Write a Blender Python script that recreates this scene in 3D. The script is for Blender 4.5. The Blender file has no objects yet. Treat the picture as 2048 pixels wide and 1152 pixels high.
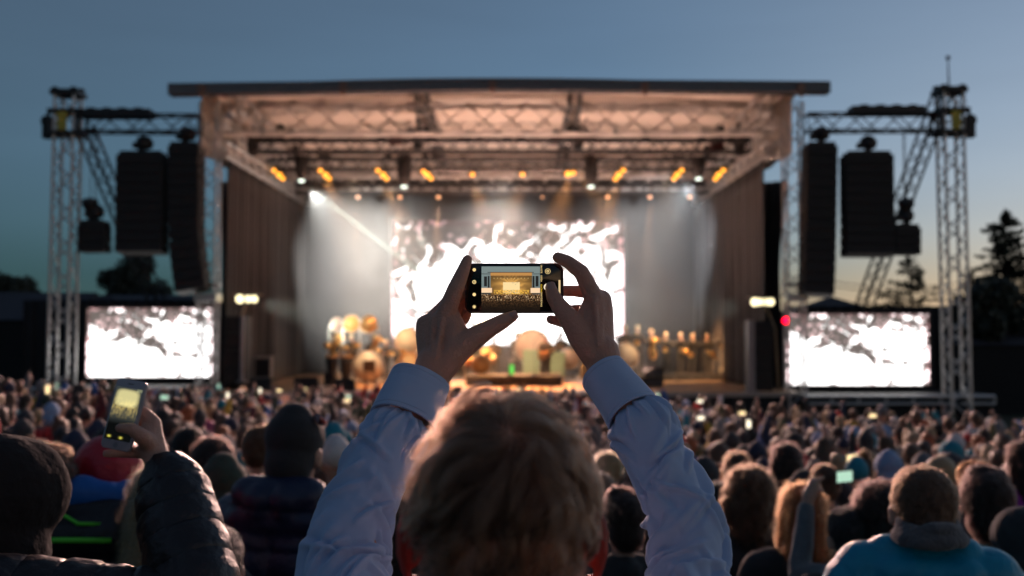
import bpy, math, random
import numpy as np
from mathutils import Vector, Matrix
random.seed(7)
RNG = np.random.RandomState(11)
SC = bpy.context.scene
COL = SC.collection
F = 1991.1
PITCH = math.radians(2.5)
CAMZ = 3.5

def P(px, py, Y):
    """point of the plane y=Y whose direction from the photographer is given by photo pixel (px,py)"""
    x = (px - 1024) / F; u = (576 - py) / F
    dy = math.cos(PITCH) - u * math.sin(PITCH)
    dz = math.sin(PITCH) + u * math.cos(PITCH)
    t = Y / dy
    return Vector((x * t, Y, CAMZ + dz * t))

def V(*a): return Vector(a)

# ------------------------------------------------------------ materials
MATS = {}
def mat(name, col, rough=0.6, metal=0.0, var=0.25, scale=8.0, bump=0.0, bscale=60.0, sss=0.0, emit=None, estr=0.0, spec=0.5, sheen=0.0, coat=0.0, trans=0.0):
    if name in MATS: return MATS[name]
    m = bpy.data.materials.new(name); m.use_nodes = True
    nt = m.node_tree; b = nt.nodes['Principled BSDF']
    tc = nt.nodes.new('ShaderNodeTexCoord')
    if emit is None or var > 0:
        n = nt.nodes.new('ShaderNodeTexNoise'); n.inputs['Scale'].default_value = scale; n.inputs['Detail'].default_value = 5
        nt.links.new(tc.outputs['Object'], n.inputs['Vector'])
        mx = nt.nodes.new('ShaderNodeMix'); mx.data_type = 'RGBA'
        lo = [max(0, c * (1 - var)) for c in col[:3]] + [1]; hi = [min(1, c * (1 + var)) for c in col[:3]] + [1]
        mx.inputs[6].default_value = lo; mx.inputs[7].default_value = hi
        nt.links.new(n.outputs['Fac'], mx.inputs[0]); nt.links.new(mx.outputs[2], b.inputs['Base Color'])
    else:
        b.inputs['Base Color'].default_value = tuple(col[:3]) + (1,)
    b.inputs['Roughness'].default_value = rough; b.inputs['Metallic'].default_value = metal
    b.inputs['Specular IOR Level'].default_value = spec
    if sheen: b.inputs['Sheen Weight'].default_value = sheen
    if coat: b.inputs['Coat Weight'].default_value = coat
    if sss:
        b.inputs['Subsurface Weight'].default_value = sss
        b.inputs['Subsurface Radius'].default_value = (1.0, 0.25, 0.1)
        b.inputs['Subsurface Scale'].default_value = 0.012
    if bump:
        n2 = nt.nodes.new('ShaderNodeTexNoise'); n2.inputs['Scale'].default_value = bscale; n2.inputs['Detail'].default_value = 6
        nt.links.new(tc.outputs['Object'], n2.inputs['Vector'])
        bp = nt.nodes.new('ShaderNodeBump'); bp.inputs['Strength'].default_value = bump; bp.inputs['Distance'].default_value = 0.01
        nt.links.new(n2.outputs['Fac'], bp.inputs['Height']); nt.links.new(bp.outputs['Normal'], b.inputs['Normal'])
    if emit is not None:
        b.inputs['Emission Color'].default_value = tuple(emit) + (1,); b.inputs['Emission Strength'].default_value = estr
    MATS[name] = m
    return m

def screen_mat(name, strength, sampling=True):
    """a display: emits the colours of its own pixels"""
    m = bpy.data.materials.new(name); m.use_nodes = True
    nt = m.node_tree; nt.nodes.clear()
    a = nt.nodes.new('ShaderNodeVertexColor'); a.layer_name = 'Col'
    e = nt.nodes.new('ShaderNodeEmission'); e.inputs['Strength'].default_value = strength
    o = nt.nodes.new('ShaderNodeOutputMaterial')
    nt.links.new(a.outputs['Color'], e.inputs['Color']); nt.links.new(e.outputs[0], o.inputs['Surface'])
    return m

# ------------------------------------------------------------ mesh builder
def frame_of(d):
    d = d.normalized(); up = Vector((0, 0, 1)) if abs(d.z) < 0.95 else Vector((0, 1, 0))
    s = d.cross(up).normalized(); u = s.cross(d).normalized()
    return s, u
class MB:
    def __init__(self): self.v = []; self.f = []; self.m = []; self.cur = 0
    def add(self, vs, fs):
        o = len(self.v); self.v += [tuple(p) for p in vs]
        for f in fs: self.f.append(tuple(i + o for i in f)); self.m.append(self.cur)
    def box(self, a, b, rot=None, piv=None):
        x0, y0, z0 = a; x1, y1, z1 = b
        vs = [Vector(p) for p in ((x0,y0,z0),(x1,y0,z0),(x1,y1,z0),(x0,y1,z0),(x0,y0,z1),(x1,y0,z1),(x1,y1,z1),(x0,y1,z1))]
        if rot is not None:
            piv = Vector(piv if piv is not None else ((x0+x1)/2,(y0+y1)/2,(z0+z1)/2)); vs = [rot @ (p - piv) + piv for p in vs]
        self.add(vs, [(0,3,2,1),(4,5,6,7),(0,1,5,4),(1,2,6,5),(2,3,7,6),(3,0,4,7)])
    def tube(self, pts, r, n=8, cap=True):
        pts = [Vector(p) for p in pts]; k = len(pts)
        rs = r if isinstance(r, (list, tuple)) else [r] * k
        vs = []
        for i, p in enumerate(pts):
            d = (pts[min(i+1,k-1)] - pts[max(i-1,0)]); s, u = frame_of(d)
            for j in range(n):
                a = 2*math.pi*j/n; vs.append(p + (s*math.cos(a) + u*math.sin(a)) * rs[i])
        fs = [(i*n+j, i*n+(j+1)%n, (i+1)*n+(j+1)%n, (i+1)*n+j) for i in range(k-1) for j in range(n)]
        if cap: fs += [tuple(range(n-1,-1,-1)), tuple((k-1)*n + j for j in range(n))]
        self.add(vs, fs)
    def lathe(self, prof, org, axis=(0,0,1), n=20):
        org = Vector(org); axis = Vector(axis).normalized(); s, u = frame_of(axis); vs = []
        for (r, h) in prof:
            for j in range(n):
                a = 2*math.pi*j/n; vs.append(org + axis*h + (s*math.cos(a)+u*math.sin(a))*max(r,1e-4))
        k = len(prof)
        fs = [(i*n+j, i*n+(j+1)%n, (i+1)*n+(j+1)%n, (i+1)*n+j) for i in range(k-1) for j in range(n)]
        fs += [tuple(range(n-1,-1,-1)), tuple((k-1)*n + j for j in range(n))]
        self.add(vs, fs)
    def sphere(self, c, r, sc=(1,1,1), n=12, m=8):
        c = Vector(c); vs = []; 
        for i in range(1, m):
            t = math.pi*i/m
            for j in range(n):
                a = 2*math.pi*j/n; vs.append(c + Vector((math.sin(t)*math.cos(a)*r*sc[0], math.sin(t)*math.sin(a)*r*sc[1], math.cos(t)*r*sc[2])))
        vs += [c + Vector((0,0,r*sc[2])), c - Vector((0,0,r*sc[2]))]
        T = len(vs)-2; B = T+1
        fs = [(i*n+j, (i+1)*n+j, (i+1)*n+(j+1)%n, i*n+(j+1)%n) for i in range(m-2) for j in range(n)]
        fs += [(T, j, (j+1)%n) for j in range(n)] + [(B, (m-2)*n+(j+1)%n, (m-2)*n+j) for j in range(n)]
        self.add(vs, fs)
    def grid(self, fn, nu, nv, closed_v=False):
        """fn(u,v)->point; u,v in 0..1"""
        vs = [fn(i/(nu-1), j/(nv if closed_v else nv-1)) for i in range(nu) for j in range(nv)]
        fs = []
        for i in range(nu-1):
            for j in range(nv if closed_v else nv-1):
                j2 = (j+1) % nv; fs.append((i*nv+j, i*nv+j2, (i+1)*nv+j2, (i+1)*nv+j))
        self.add(vs, fs)
    def truss(self, A, B, w=0.4, h=None, bay=None, rc=0.028, rb=0.014, up=None):
        A = Vector(A); B = Vector(B); d = B - A; L = d.length; d.normalize(); h = h or w
        s, u = frame_of(d)
        if up is not None:
            u = Vector(up).normalized(); s = d.cross(u).normalized(); u = s.cross(d).normalized()
        bay = bay or w; n = max(1, round(L / bay))
        cs = [(-w/2,-h/2),(w/2,-h/2),(w/2,h/2),(-w/2,h/2)]
        q = lambda k, t: A + d*L*t + s*cs[k%4][0] + u*cs[k%4][1]
        for k in range(4): self.tube([q(k,0), q(k,1)], rc, 5)
        for k in range(4):
            for i in range(n):
                t0, t1 = i/n, (i+1)/n
                a, b = (k, k+1) if i % 2 else (k+1, k)
                self.tube([q(a,t0), q(b,t1)], rb, 4, False)
            for i in (0, n): self.tube([q(k,i/n), q(k+1,i/n)], rb, 4, False)
    def build(self, name, m, parent=None, smooth=False):
        me = bpy.data.meshes.new(name); me.from_pydata(self.v, [], self.f)
        ms = m if isinstance(m, (list, tuple)) else [m]
        for x in ms: me.materials.append(x)
        if len(ms) > 1: me.polygons.foreach_set('material_index', self.m)
        if smooth: me.polygons.foreach_set('use_smooth', [True]*len(me.polygons))
        me.update()
        o = bpy.data.objects.new(name, me); COL.objects.link(o)
        if parent is not None: par(o, parent)
        return o

def par(o, p):
    o.parent = p
    if p.type == 'EMPTY' or True:
        o.matrix_parent_inverse = Matrix.Translation(-p.location) if not p.rotation_euler.z else (Matrix.Translation(p.location) @ p.rotation_euler.to_matrix().to_4x4()).inverted()

def empty(name, loc):
    o = bpy.data.objects.new(name, None); COL.objects.link(o); o.location = loc; o.empty_display_size = 0.2
    return o
def tag(o, label=None, cat=None, group=None, kind=None):
    if label: o['label'] = label
    if cat: o['category'] = cat
    if group: o['group'] = group
    if kind: o['kind'] = kind
    return o
def smooth_poly(o):
    o.data.polygons.foreach_set('use_smooth', [True]*len(o.data.polygons)); return o

# ------------------------------------------------------------ organic surfaces
def cap_geo(p0, r0, p1, r1, flat=None, n=16, m=5):
    """closed rounded cone; flat=(dir, factor) squeezes the section along dir"""
    p0 = np.array(p0, float); p1 = np.array(p1, float); d = p1 - p0; L = np.linalg.norm(d)
    d = d / L if L > 1e-6 else np.array([0, 0, 1.0])
    if flat is not None:
        f = np.array(flat[0], float); f = f - d * f.dot(d)
        f = f/np.linalg.norm(f); s = np.cross(d, f); k = flat[1]
    else:
        f = np.cross(d, [0, 0, 1.0]) if abs(d[2]) < .95 else np.cross(d, [0, 1.0, 0]); f /= np.linalg.norm(f); s = np.cross(d, f); k = 1.0
    rings = []
    for i in range(1, m+1):
        t = math.pi/2 * i/m; rings.append((p0 - d*r0*math.cos(t)*(k if k<1 else 1), r0*math.sin(t)))
    for i in range(0, m):
        t = math.pi/2 * i/m; rings.append((p1 + d*r1*math.sin(t)*(k if k<1 else 1), r1*math.cos(t)))
    vs = []; 
    for c, r in rings:
        for j in range(n):
            a = 2*math.pi*j/n; vs.append(c + s*r*math.cos(a) + f*r*k*math.sin(a))
    K = len(rings); kk = k if k < 1 else 1
    vs.append(p0 - d*r0*kk); vs.append(p1 + d*r1*kk)
    fs = [(i*n+j, i*n+(j+1)%n, (i+1)*n+(j+1)%n, (i+1)*n+j) for i in range(K-1) for j in range(n)]
    a, b = K*n, K*n+1
    fs += [(a, (j+1)%n, j) for j in range(n)] + [(b, (K-1)*n+j, (K-1)*n+(j+1)%n) for j in range(n)]
    # outward orientation
    return vs, [tuple(reversed(x)) for x in fs]

def organic(name, caps, voxel, smooth=4, sub=None, deform=None):
    """fuse rounded cones into ONE continuous surface. caps: (p0,r0,p1,r1[,flat[,tag]]). Returns mesh data"""
    mb = MB()
    for c in caps:
        vs, fs = cap_geo(c[0], c[1], c[2], c[3], c[4] if len(c) > 4 else None)
        mb.add(vs, fs)
    me = bpy.data.meshes.new(name + '_src'); me.from_pydata(mb.v, [], mb.f); me.update()
    o = bpy.data.objects.new(name + '_src', me); COL.objects.link(o)
    r = o.modifiers.new('r', 'REMESH'); r.mode = 'VOXEL'; r.voxel_size = voxel; r.use_smooth_shade = True
    if smooth:
        s = o.modifiers.new('s', 'SMOOTH'); s.factor = 0.5; s.iterations = smooth
    dg = bpy.context.evaluated_depsgraph_get()
    out = bpy.data.meshes.new_from_object(o.evaluated_get(dg)); out.name = name
    bpy.data.objects.remove(o); bpy.data.meshes.remove(me)
    if deform is not None:
        n = len(out.vertices); co = np.empty(n*3, np.float32); out.vertices.foreach_get('co', co)
        co = deform(co.reshape(-1, 3)).astype(np.float32); out.vertices.foreach_set('co', co.ravel()); out.update()
    out.polygons.foreach_set('use_smooth', [True]*len(out.polygons))
    return out

def tag_faces(me, caps, mats, order):
    """give every face the material of the rounded cone nearest to it"""
    n = len(me.polygons); c = np.empty(n*3, np.float32); me.polygons.foreach_get('center', c); c = c.reshape(-1, 3)
    best = np.full(n, 1e9); idx = np.zeros(n, int)
    for cp in caps:
        t = cp[5] if len(cp) > 5 else 0
        a = np.array(cp[0], float); b = np.array(cp[2], float); ab = b - a; L2 = max(ab.dot(ab), 1e-9)
        h = np.clip(((c - a) @ ab) / L2, 0, 1); q = a + h[:, None]*ab; r = cp[1] + (cp[3]-cp[1])*h
        dd = c - q
        if len(cp) > 4 and cp[4] is not None:
            fl = np.array(cp[4][0], float); fl /= np.linalg.norm(fl); k = cp[4][1]
            dd = dd + np.outer(dd @ fl, fl) * (1/k - 1)
        d = np.linalg.norm(dd, axis=1) - r
        w = d < best; best[w] = d[w]; idx[w] = order.index(t)
    for m in mats: me.materials.append(m)
    me.polygons.foreach_set('material_index', idx.astype(np.int32)); me.update()

def obj_from(name, me, mats=None, parent=None, loc=None, rz=None):
    o = bpy.data.objects.new(name, me); COL.objects.link(o)
    if mats is not None:
        if len(me.materials) == 0:
            for m in (mats if isinstance(mats, (list, tuple)) else [mats]): me.materials.append(m)
    if parent is not None: par(o, parent)
    if loc is not None: o.location = loc
    if rz is not None: o.rotation_euler.z = rz
    return o

# smooth value noise on numpy arrays
_G = np.random.RandomState(5).rand(64, 64, 64)
def vnoise(p, s=1.0):
    p = np.asarray(p, float) * s; i = np.floor(p).astype(int); f = p - i; f = f*f*(3-2*f)
    out = 0
    for dx in (0, 1):
        for dy in (0, 1):
            for dz in (0, 1):
                w = (f[..., 0] if dx else 1-f[..., 0])*(f[..., 1] if dy else 1-f[..., 1])*(f[..., 2] if dz else 1-f[..., 2])
                out = out + w*_G[(i[..., 0]+dx) % 64, (i[..., 1]+dy) % 64, (i[..., 2]+dz) % 64]
    return out*2 - 1

def picture_mesh(name, W, H, org, ex, ez, fn, nx, ny, thick_dir=None):
    """flat display surface with one colour per pixel: fn(u,v arrays)->rgb (u right, v up)"""
    u = (np.arange(nx)+.5)/nx; v = (np.arange(ny)+.5)/ny
    U, Vv = np.meshgrid(u, v); rgb = fn(U, Vv).reshape(-1, 3)
    gu = np.linspace(0, 1, nx+1); gv = np.linspace(0, 1, ny+1); GU, GV = np.meshgrid(gu, gv)
    org = np.array(org); ex = np.array(ex); ez = np.array(ez)
    pts = org + GU.reshape(-1, 1)*ex*W + GV.reshape(-1, 1)*ez*H
    fs = [(j*(nx+1)+i, j*(nx+1)+i+1, (j+1)*(nx+1)+i+1, (j+1)*(nx+1)+i) for j in range(ny) for i in range(nx)]
    me = bpy.data.meshes.new(name); me.from_pydata(pts.tolist(), [], fs)
    ca = me.color_attributes.new('Col', 'FLOAT_COLOR', 'CORNER')
    c = np.ones((nx*ny, 4), np.float32); c[:, :3] = rgb; c = np.repeat(c, 4, axis=0)
    ca.data.foreach_set('color', c.ravel()); me.update()
    return me
# ------------------------------------------------------------ world, camera
w = bpy.data.worlds.new('World'); SC.world = w; w.use_nodes = True
nt = w.node_tree; nt.nodes.clear()
out = nt.nodes.new('ShaderNodeOutputWorld'); bg = nt.nodes.new('ShaderNodeBackground')
sky = nt.nodes.new('ShaderNodeTexSky'); sky.sky_type = 'NISHITA'; sky.sun_disc = False
sky.sun_elevation = math.radians(-2.2); sky.sun_rotation = math.radians(52); sky.air_density = 1.0; sky.dust_density = 0.5; sky.ozone_density = 5.0
bg.inputs['Strength'].default_value = 1.55
hs = nt.nodes.new('ShaderNodeHueSaturation'); hs.inputs['Saturation'].default_value = 0.60; hs.inputs['Hue'].default_value = 0.5; nt.links.new(sky.outputs[0], hs.inputs['Color']); tint = nt.nodes.new('ShaderNodeMix'); tint.data_type = 'RGBA'; tint.blend_type = 'MULTIPLY'; tint.inputs[0].default_value = 1; tint.inputs[7].default_value = (.78,1.05,.88,1); nt.links.new(hs.outputs[0], tint.inputs[6]); 
# afterglow of the sun that has set to the right, and the teal band opposite it
tcw = nt.nodes.new('ShaderNodeTexCoord'); sx = nt.nodes.new('ShaderNodeSeparateXYZ'); nt.links.new(tcw.outputs['Generated'], sx.inputs[0])
def mth(op, a, b=None):
    n = nt.nodes.new('ShaderNodeMath'); n.operation = op
    for i, q in enumerate((a, b)):
        if q is None: continue
        if isinstance(q, (int, float)): n.inputs[i].default_value = q
        else: nt.links.new(q, n.inputs[i])
    return n.outputs[0]
zab = mth('ABSOLUTE', sx.outputs['Z'])
low = mth('EXPONENT', mth('MULTIPLY', zab, -13.0)); mid = mth('EXPONENT', mth('MULTIPLY', zab, -4.5))
az = nt.nodes.new('ShaderNodeMapRange'); az.inputs['From Min'].default_value = .02; az.inputs['From Max'].default_value = .55; az.interpolation_type = 'SMOOTHSTEP'; nt.links.new(sx.outputs['X'], az.inputs['Value'])
def scaled(fac, col):
    m = nt.nodes.new('ShaderNodeMix'); m.data_type = 'RGBA'; m.inputs[6].default_value = (0,0,0,1); m.inputs[7].default_value = col+(1,); nt.links.new(fac, m.inputs[0]); return m.outputs[2]
def addc(a, b):
    m = nt.nodes.new('ShaderNodeMix'); m.data_type = 'RGBA'; m.blend_type = 'ADD'; m.inputs[0].default_value = 1; nt.links.new(a, m.inputs[6]); nt.links.new(b, m.inputs[7]); return m.outputs[2]
warm = scaled(mth('MULTIPLY', low, az.outputs[0]), (.48,.25,.14))
glowc = scaled(mth('MULTIPLY', mid, az.outputs[0]), (.13,.135,.09))
teal = scaled(mth('MULTIPLY', mid, mth('SUBTRACT', 1.0, az.outputs[0])), (.004,.044,.052))
tot = addc(addc(addc(tint.outputs[2], warm), glowc), teal)
mp = nt.nodes.new('ShaderNodeMapping'); mp.inputs['Scale'].default_value = (1,1,7); nt.links.new(tcw.outputs['Generated'], mp.inputs['Vector'])
cl = nt.nodes.new('ShaderNodeTexNoise'); cl.inputs['Scale'].default_value = 3.2; cl.inputs['Detail'].default_value = 6; nt.links.new(mp.outputs[0], cl.inputs['Vector'])
cr = nt.nodes.new('ShaderNodeMapRange'); cr.inputs['From Min'].default_value = .35; cr.inputs['From Max'].default_value = .7; cr.inputs['To Min'].default_value = .975; cr.inputs['To Max'].default_value = 1.035; nt.links.new(cl.outputs['Fac'], cr.inputs['Value'])
cm_ = nt.nodes.new('ShaderNodeVectorMath'); cm_.operation = 'SCALE'; nt.links.new(tot, cm_.inputs[0]); nt.links.new(cr.outputs[0], cm_.inputs['Scale'])
nt.links.new(cm_.outputs[0], bg.inputs['Color']); nt.links.new(bg.outputs[0], out.inputs['Surface'])

cam_d = bpy.data.cameras.new('camera'); cam = bpy.data.objects.new('camera', cam_d); COL.objects.link(cam)
cam.location = (0, 0, CAMZ); cam.rotation_euler = (math.pi/2 + PITCH, 0, 0)
cam_d.lens = 35; cam_d.sensor_width = 36; cam_d.clip_start = 0.05; cam_d.clip_end = 3000
cam_d.dof.use_dof = True; cam_d.dof.focus_distance = 1.40; cam_d.dof.aperture_fstop = 4.1
SC.camera = cam
SC.render.resolution_x = 1024; SC.render.resolution_y = 576
SC.view_settings.view_transform = 'Standard'; SC.view_settings.look = 'None'; SC.view_settings.gamma = 1; SC.view_settings.exposure = 0
SC.render.engine = 'CYCLES'
cy = SC.cycles
cy.use_denoising = True; cy.denoiser = 'OPENIMAGEDENOISE'; cy.denoising_input_passes = 'RGB_ALBEDO_NORMAL'
cy.max_bounces = 6; cy.diffuse_bounces = 3; cy.glossy_bounces = 3; cy.transmission_bounces = 4; cy.volume_bounces = 0; cy.transparent_max_bounces = 6
cy.use_adaptive_sampling = True; cy.adaptive_threshold = 0.015
cy.sample_clamp_indirect = 4.0; cy.caustics_reflective = False; cy.caustics_refractive = False
cy.volume_step_rate = 4.0; cy.volume_max_steps = 64
# ------------------------------------------------------------ shared materials
alu = mat('aluminium_tube', (.68,.65,.63), .42, .45, .15)
blackmetal = mat('black_metal', (.035,.034,.036), .5, .3, .3)
darkgrey = mat('dark_grey_steel', (.10,.105,.11), .5, .4, .25)
grille = mat('black_speaker_grille', (.022,.02,.02), .75, 0, .35, 30)
rubber = mat('black_case', (.03,.028,.028), .7, 0, .3)
wood = mat('stage_plywood', (.40,.24,.13), .45, 0, .22, 3.0, .2)
canvas = mat('roof_canvas', (.72,.63,.55), .8, 0, .12, .8, .3, 3)
drapem = mat('stage_drape', (.027,.024,.026), .92, 0, .25, 2, sheen=.3)
blackcloth = mat('black_cloth', (.02,.02,.022), .95, 0, .3)
tentm = mat('dark_tent_cloth', (.045,.045,.055), .8, 0, .3, .5)
brass = mat('polished_brass', (.80,.47,.16), .3, 1.0, .1)
yellowp = mat('yellow_paint', (.55,.45,.06), .5, 0, .2)
chainm = mat('steel_chain', (.15,.15,.15), .4, .9, .2)

def emi(name, col, s):
    m = bpy.data.materials.new(name); m.use_nodes = True
    b = m.node_tree.nodes['Principled BSDF']
    b.inputs['Base Color'].default_value = (.1,.1,.1,1); b.inputs['Emission Color'].default_value = tuple(col)+(1,); b.inputs['Emission Strength'].default_value = s
    return m

# ------------------------------------------------------------ ground
def sstep(a, b, x): t = min(1, max(0, (x-a)/(b-a))); return t*t*(3-2*t)
_GY = [-40, 0, 3, 7, 10, 14, 18, 23, 28, 400]; _GZ = [2.4, 1.60, 1.36, .80, .56, .28, .06, .0, 0, 0]
def ground(x, y):
    z = float(np.interp(y, _GY, _GZ))
    z += .106*max(0, -x-2)*(1-sstep(17, 27, y))*sstep(2, 9, y) if x < -2 else 0
    return z
gx = sorted(set([-1500,-600,-200,-90,-50]+list(np.linspace(-34,34,69))+[50,90,200,600,1500]))
gy = sorted(set([-60,-30,-12]+list(np.linspace(-6,40,70))+[55,90,200,600,2500]))
mb = MB(); mb.v = [(x,y,ground(max(-30,x),y) + (0 if y < 60 else 0)) for x in gx for y in gy]
ny = len(gy); mb.f = [(i*ny+j,(i+1)*ny+j,(i+1)*ny+j+1,i*ny+j+1) for i in range(len(gx)-1) for j in range(ny-1)]; mb.m=[0]*len(mb.f)
tag(mb.build('ground', mat('trampled_grass', (.045,.05,.028), .95, 0, .5, 1.5, .6, 20)), kind='structure')

# ------------------------------------------------------------ the stage
DZ = 1.5; YF = 33.0; YB = 47.0
XL, XR = -9.9, 8.9
st = empty('stage', (-.5, YF, 0)); tag(st, 'large open festival stage with arched canvas roof and orange lit wooden floor', 'stage')
m = MB(); m.box((XL-.9, YF, DZ-.14), (XR+.6, YB+.6, DZ)); m.build('deck', wood, st)
m = MB()
for i in range(60):   # pleated black skirt under the front edge
    x0 = XL-.9 + i*(XR-XL+1.5)/60; x1 = x0 + (XR-XL+1.5)/60
    m.add([(x0,YF+.06,0),((x0+x1)/2,YF+.02,0),(x1,YF+.06,0),(x0,YF+.06,DZ-.14),((x0+x1)/2,YF+.02,DZ-.14),(x1,YF+.06,DZ-.14)],[(0,1,4,3),(1,2,5,4)])
m.box((XL-.9, YF+.3, 0), (XR+.6, YF+.4, DZ-.15))
m.build('front_skirt', blackcloth, st)
m = MB(); m.box((XL-.9, YF-.03, DZ-.15), (XR+.6, YF, DZ-.01)); m.build('front_edge', mat('edge_alu', (.4,.36,.33), .5, .3), st)
# roof: slightly arched canvas between ribs
ZR = CAMZ + 8.05
def roof_z(x, y):
    u = (x + .5)/10.2
    z = ZR + .32*(1-u*u) - .045*(y-YF)
    r = ((y-YF) % 3.5)/3.5; z += -.12*math.sin(math.pi*r)
    return z
m = MB(); m.grid(lambda u,v: Vector((-10.3+19.9*u, YF-.6+(YB+1-YF+.6)*v, roof_z(-10.3+19.9*u, YF-.6+(YB+1.6-YF)*v))), 60, 70)
o = m.build('roof_canvas', canvas, st, True); md = o.modifiers.new('t','SOLIDIFY'); md.thickness = .03; md.offset = 1
# the flat heavy beam along the front lip
m = MB()
pl = P(340,181,YF-.7); pm = P(985,172,YF-.7); pr = P(1657,177,YF-.7)
m.truss(pl, pm, .34, .30, .4, .05, .02, up=(0,0,1)); m.truss(pm, pr, .34, .30, .4, .05, .02, up=(0,0,1))
for a, b in ((pl,pm),(pm,pr)):
    d = (b-a).normalized(); n = Vector((-d.z,0,d.x))
    m.add([a-n*.15+V(0,-.2,0), b-n*.15+V(0,-.2,0), b+n*.15+V(0,-.2,0), a+n*.15+V(0,-.2,0), a-n*.15+V(0,.2,0), b-n*.15+V(0,.2,0), b+n*.15+V(0,.2,0), a+n*.15+V(0,.2,0)], [(0,1,2,3),(7,6,5,4),(0,4,5,1),(3,2,6,7),(0,3,7,4),(1,5,6,2)])
m.build('front_beam', mat('beam_cladding', (.16,.17,.18), .6, .2), st)
for px in (402, 686, 985, 1290, 1602):
    p = P(px, 168 + abs(px-985)*.012, YF-.95); m = MB(); m.box(p-V(.12,.05,.16), p+V(.12,.05,.14)); m.box(p-V(.06,.06,.3), p+V(.06,.04,-.12)); m.build('beam_bracket', mat('bracket_steel', (.28,.17,.13), .5, .5), st)
# roof rafters along the depth and purlins across
for i, px in enumerate((470, 840, 1152, 1530)):
    x = (px-1024)/F*YF; xb = x*1.02
    m = MB(); m.truss((x, YF-.3, roof_z(x,YF)-.55), (xb, YB, roof_z(x,YB)-.55), .35, .6, .8, .04, .022, up=(0,0,1)); m.build('rafter', alu if i in (0,3) else darkgrey, st)
for y, pyt, pyb in ((34.6, 213, 268), (38.0, 240, 285), (41.6,0,0), (43.6,0,0), (46.0,0,0)):
    if pyt: zt = P(1024,pyt,y).z; zb = P(1024,pyb,y).z
    else: zt = roof_z(0,y)-.3; zb = zt-.8
    m = MB(); m.truss((XL-.2, y, (zt+zb)/2), (XR+.2, y, (zt+zb)/2), .45, zt-zb, 1.05 if pyt else .8, .06 if pyt else .042, .03, up=(0,0,1))
    if pyt:
        for k in range(19):
            xx = XL + .2 + k*(XR-XL-.4)/18
            for zz in (zt, zb): m.box((xx-.10, y-.32, zz-.09), (xx+.10, y-.16, zz+.09))
    m.build('purlin_truss', mat('lit_alloy', (.85,.80,.76), .5, .05, .1) if pyt else alu, st)  # front purlins get a paler alloy, their lit look put into the colour
for s, x in ((-1, XL+.05), (1, XR-.05)):   # eaves trusses that carry the drapes, and the side canvas above them
    ze = CAMZ + 6.15
    m = MB(); m.truss((x, YF+.3, ze), (x, YB+.2, ze+.1), .45, .5, .6, .045, .024, up=(0,0,1)); m.build('eaves_truss', alu, st)
    m = MB(); m.truss((x, YF+.3, ze+.95), (x, YB+.2, ze+.95), .3, .3, .6, .04, .02, up=(0,0,1)); m.build('eaves_truss', alu, st)
    m = MB(); m.grid(lambda u,v: Vector((x + s*(.42 + .05*math.sin(v*40)), YF-.3+(YB+.8-YF)*v, ze-.25 + (roof_z(x,YF+10*v)-ze+.2)*u)), 8, 120)
    o = m.build('side_canvas', canvas, st, True); md = o.modifiers.new('t','SOLIDIFY'); md.thickness = .03
m = MB()
for i in range(150):
    x0 = XL-.4 + i*(XR-XL+.8)/150; x1 = x0+(XR-XL+.8)/150; m.add([(x0,YB+.3,DZ),((x0+x1)/2,YB+.2,DZ),(x1,YB+.3,DZ),(x0,YB+.3,ZR-.6),((x0+x1)/2,YB+.2,ZR-.6),(x1,YB+.3,ZR-.6)],[(0,1,4,3),(1,2,5,4)])
m.box((XL-.4,YB+.34,DZ),(XR+.4,YB+.4,ZR-.6)); m.build('back_wall', drapem, st)
# corner masts
def mast(x, y, z0, z1, w=.5):
    m = MB(); m.truss((x,y,z0),(x,y,z1), w, w, w*.9, .04, .02, up=(0,1,0)); return m
for x, y in ((P(418,500,YF+.2).x, YF+.2), (P(1588,500,YF+.2).x, YF+.2), (XL-.3,YB), (XR+.3,YB)):
    w_ = .56 if y < 40 else .4
    mb_ = mast(x,y,0,ZR-.4,w_); mb_.box((x-.45,y-.45,0),(x+.45,y+.45,.15)); mb_.build('mast', alu, st)
    m = MB(); m.box((x-.36,y-.36,CAMZ+1.0),(x+.36,y+.36,CAMZ+1.25)); m.box((x-.4,y-.1,CAMZ+1.5),(x+.4,y+.1,CAMZ+1.62)); m.build('mast_sleeve', alu, st)

# ------------------------------------------------------------ drapes
def drape(p0, p1, z0, z1, label, group, folds=None, amp=.12, gather=0.0):
    p0 = Vector((p0[0],p0[1],0)); p1 = Vector((p1[0],p1[1],0)); d = p1-p0; L = d.length; d.normalize(); n = Vector((-d.y,d.x,0)); folds = folds or int(L/.45)
    m = MB()
    def fn(u, v):
        a = amp*float(.55+.45*vnoise(np.array([v*9,u*.7,L]),1.0))*(math.sin(2*math.pi*folds*v+1.6*float(vnoise(np.array([v*7,u*.5,3.0]),1.0)))+.4*math.sin(2*math.pi*folds*.37*v+1))*(1-.25*u)
        vv = v + gather*math.sin(math.pi*u)*(.5-v)
        q = p0 + d*L*vv + n*a; return Vector((q.x,q.y,z0+(z1-z0)*u))
    m.grid(fn, 10, folds*8+1)
    o = m.build('stage_drape', drapem, None, True); md = o.modifiers.new('t','SOLIDIFY'); md.thickness = .02
    tag(o, label, 'drape', group); return o
gD = 'dark drapes hanging inside the stage'
drape((XL+.2,YF+.9),(XL+.2,YB-.2), DZ+.01, CAMZ+5.85, 'long brown black side drape closing the left flank of the stage', gD)
drape((XR-.25,YF+.9),(XR-.25,YB-.2), DZ+.01, CAMZ+5.85, 'long brown black side drape closing the right flank of the stage', gD)
drape((P(1475,0,38).x,38.6),(P(1562,0,38).x,37.4), DZ+.01, CAMZ+5.7, 'narrow gathered drape leg nearest the front on the right of the stage', gD, 6, .1, .35)
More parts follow.
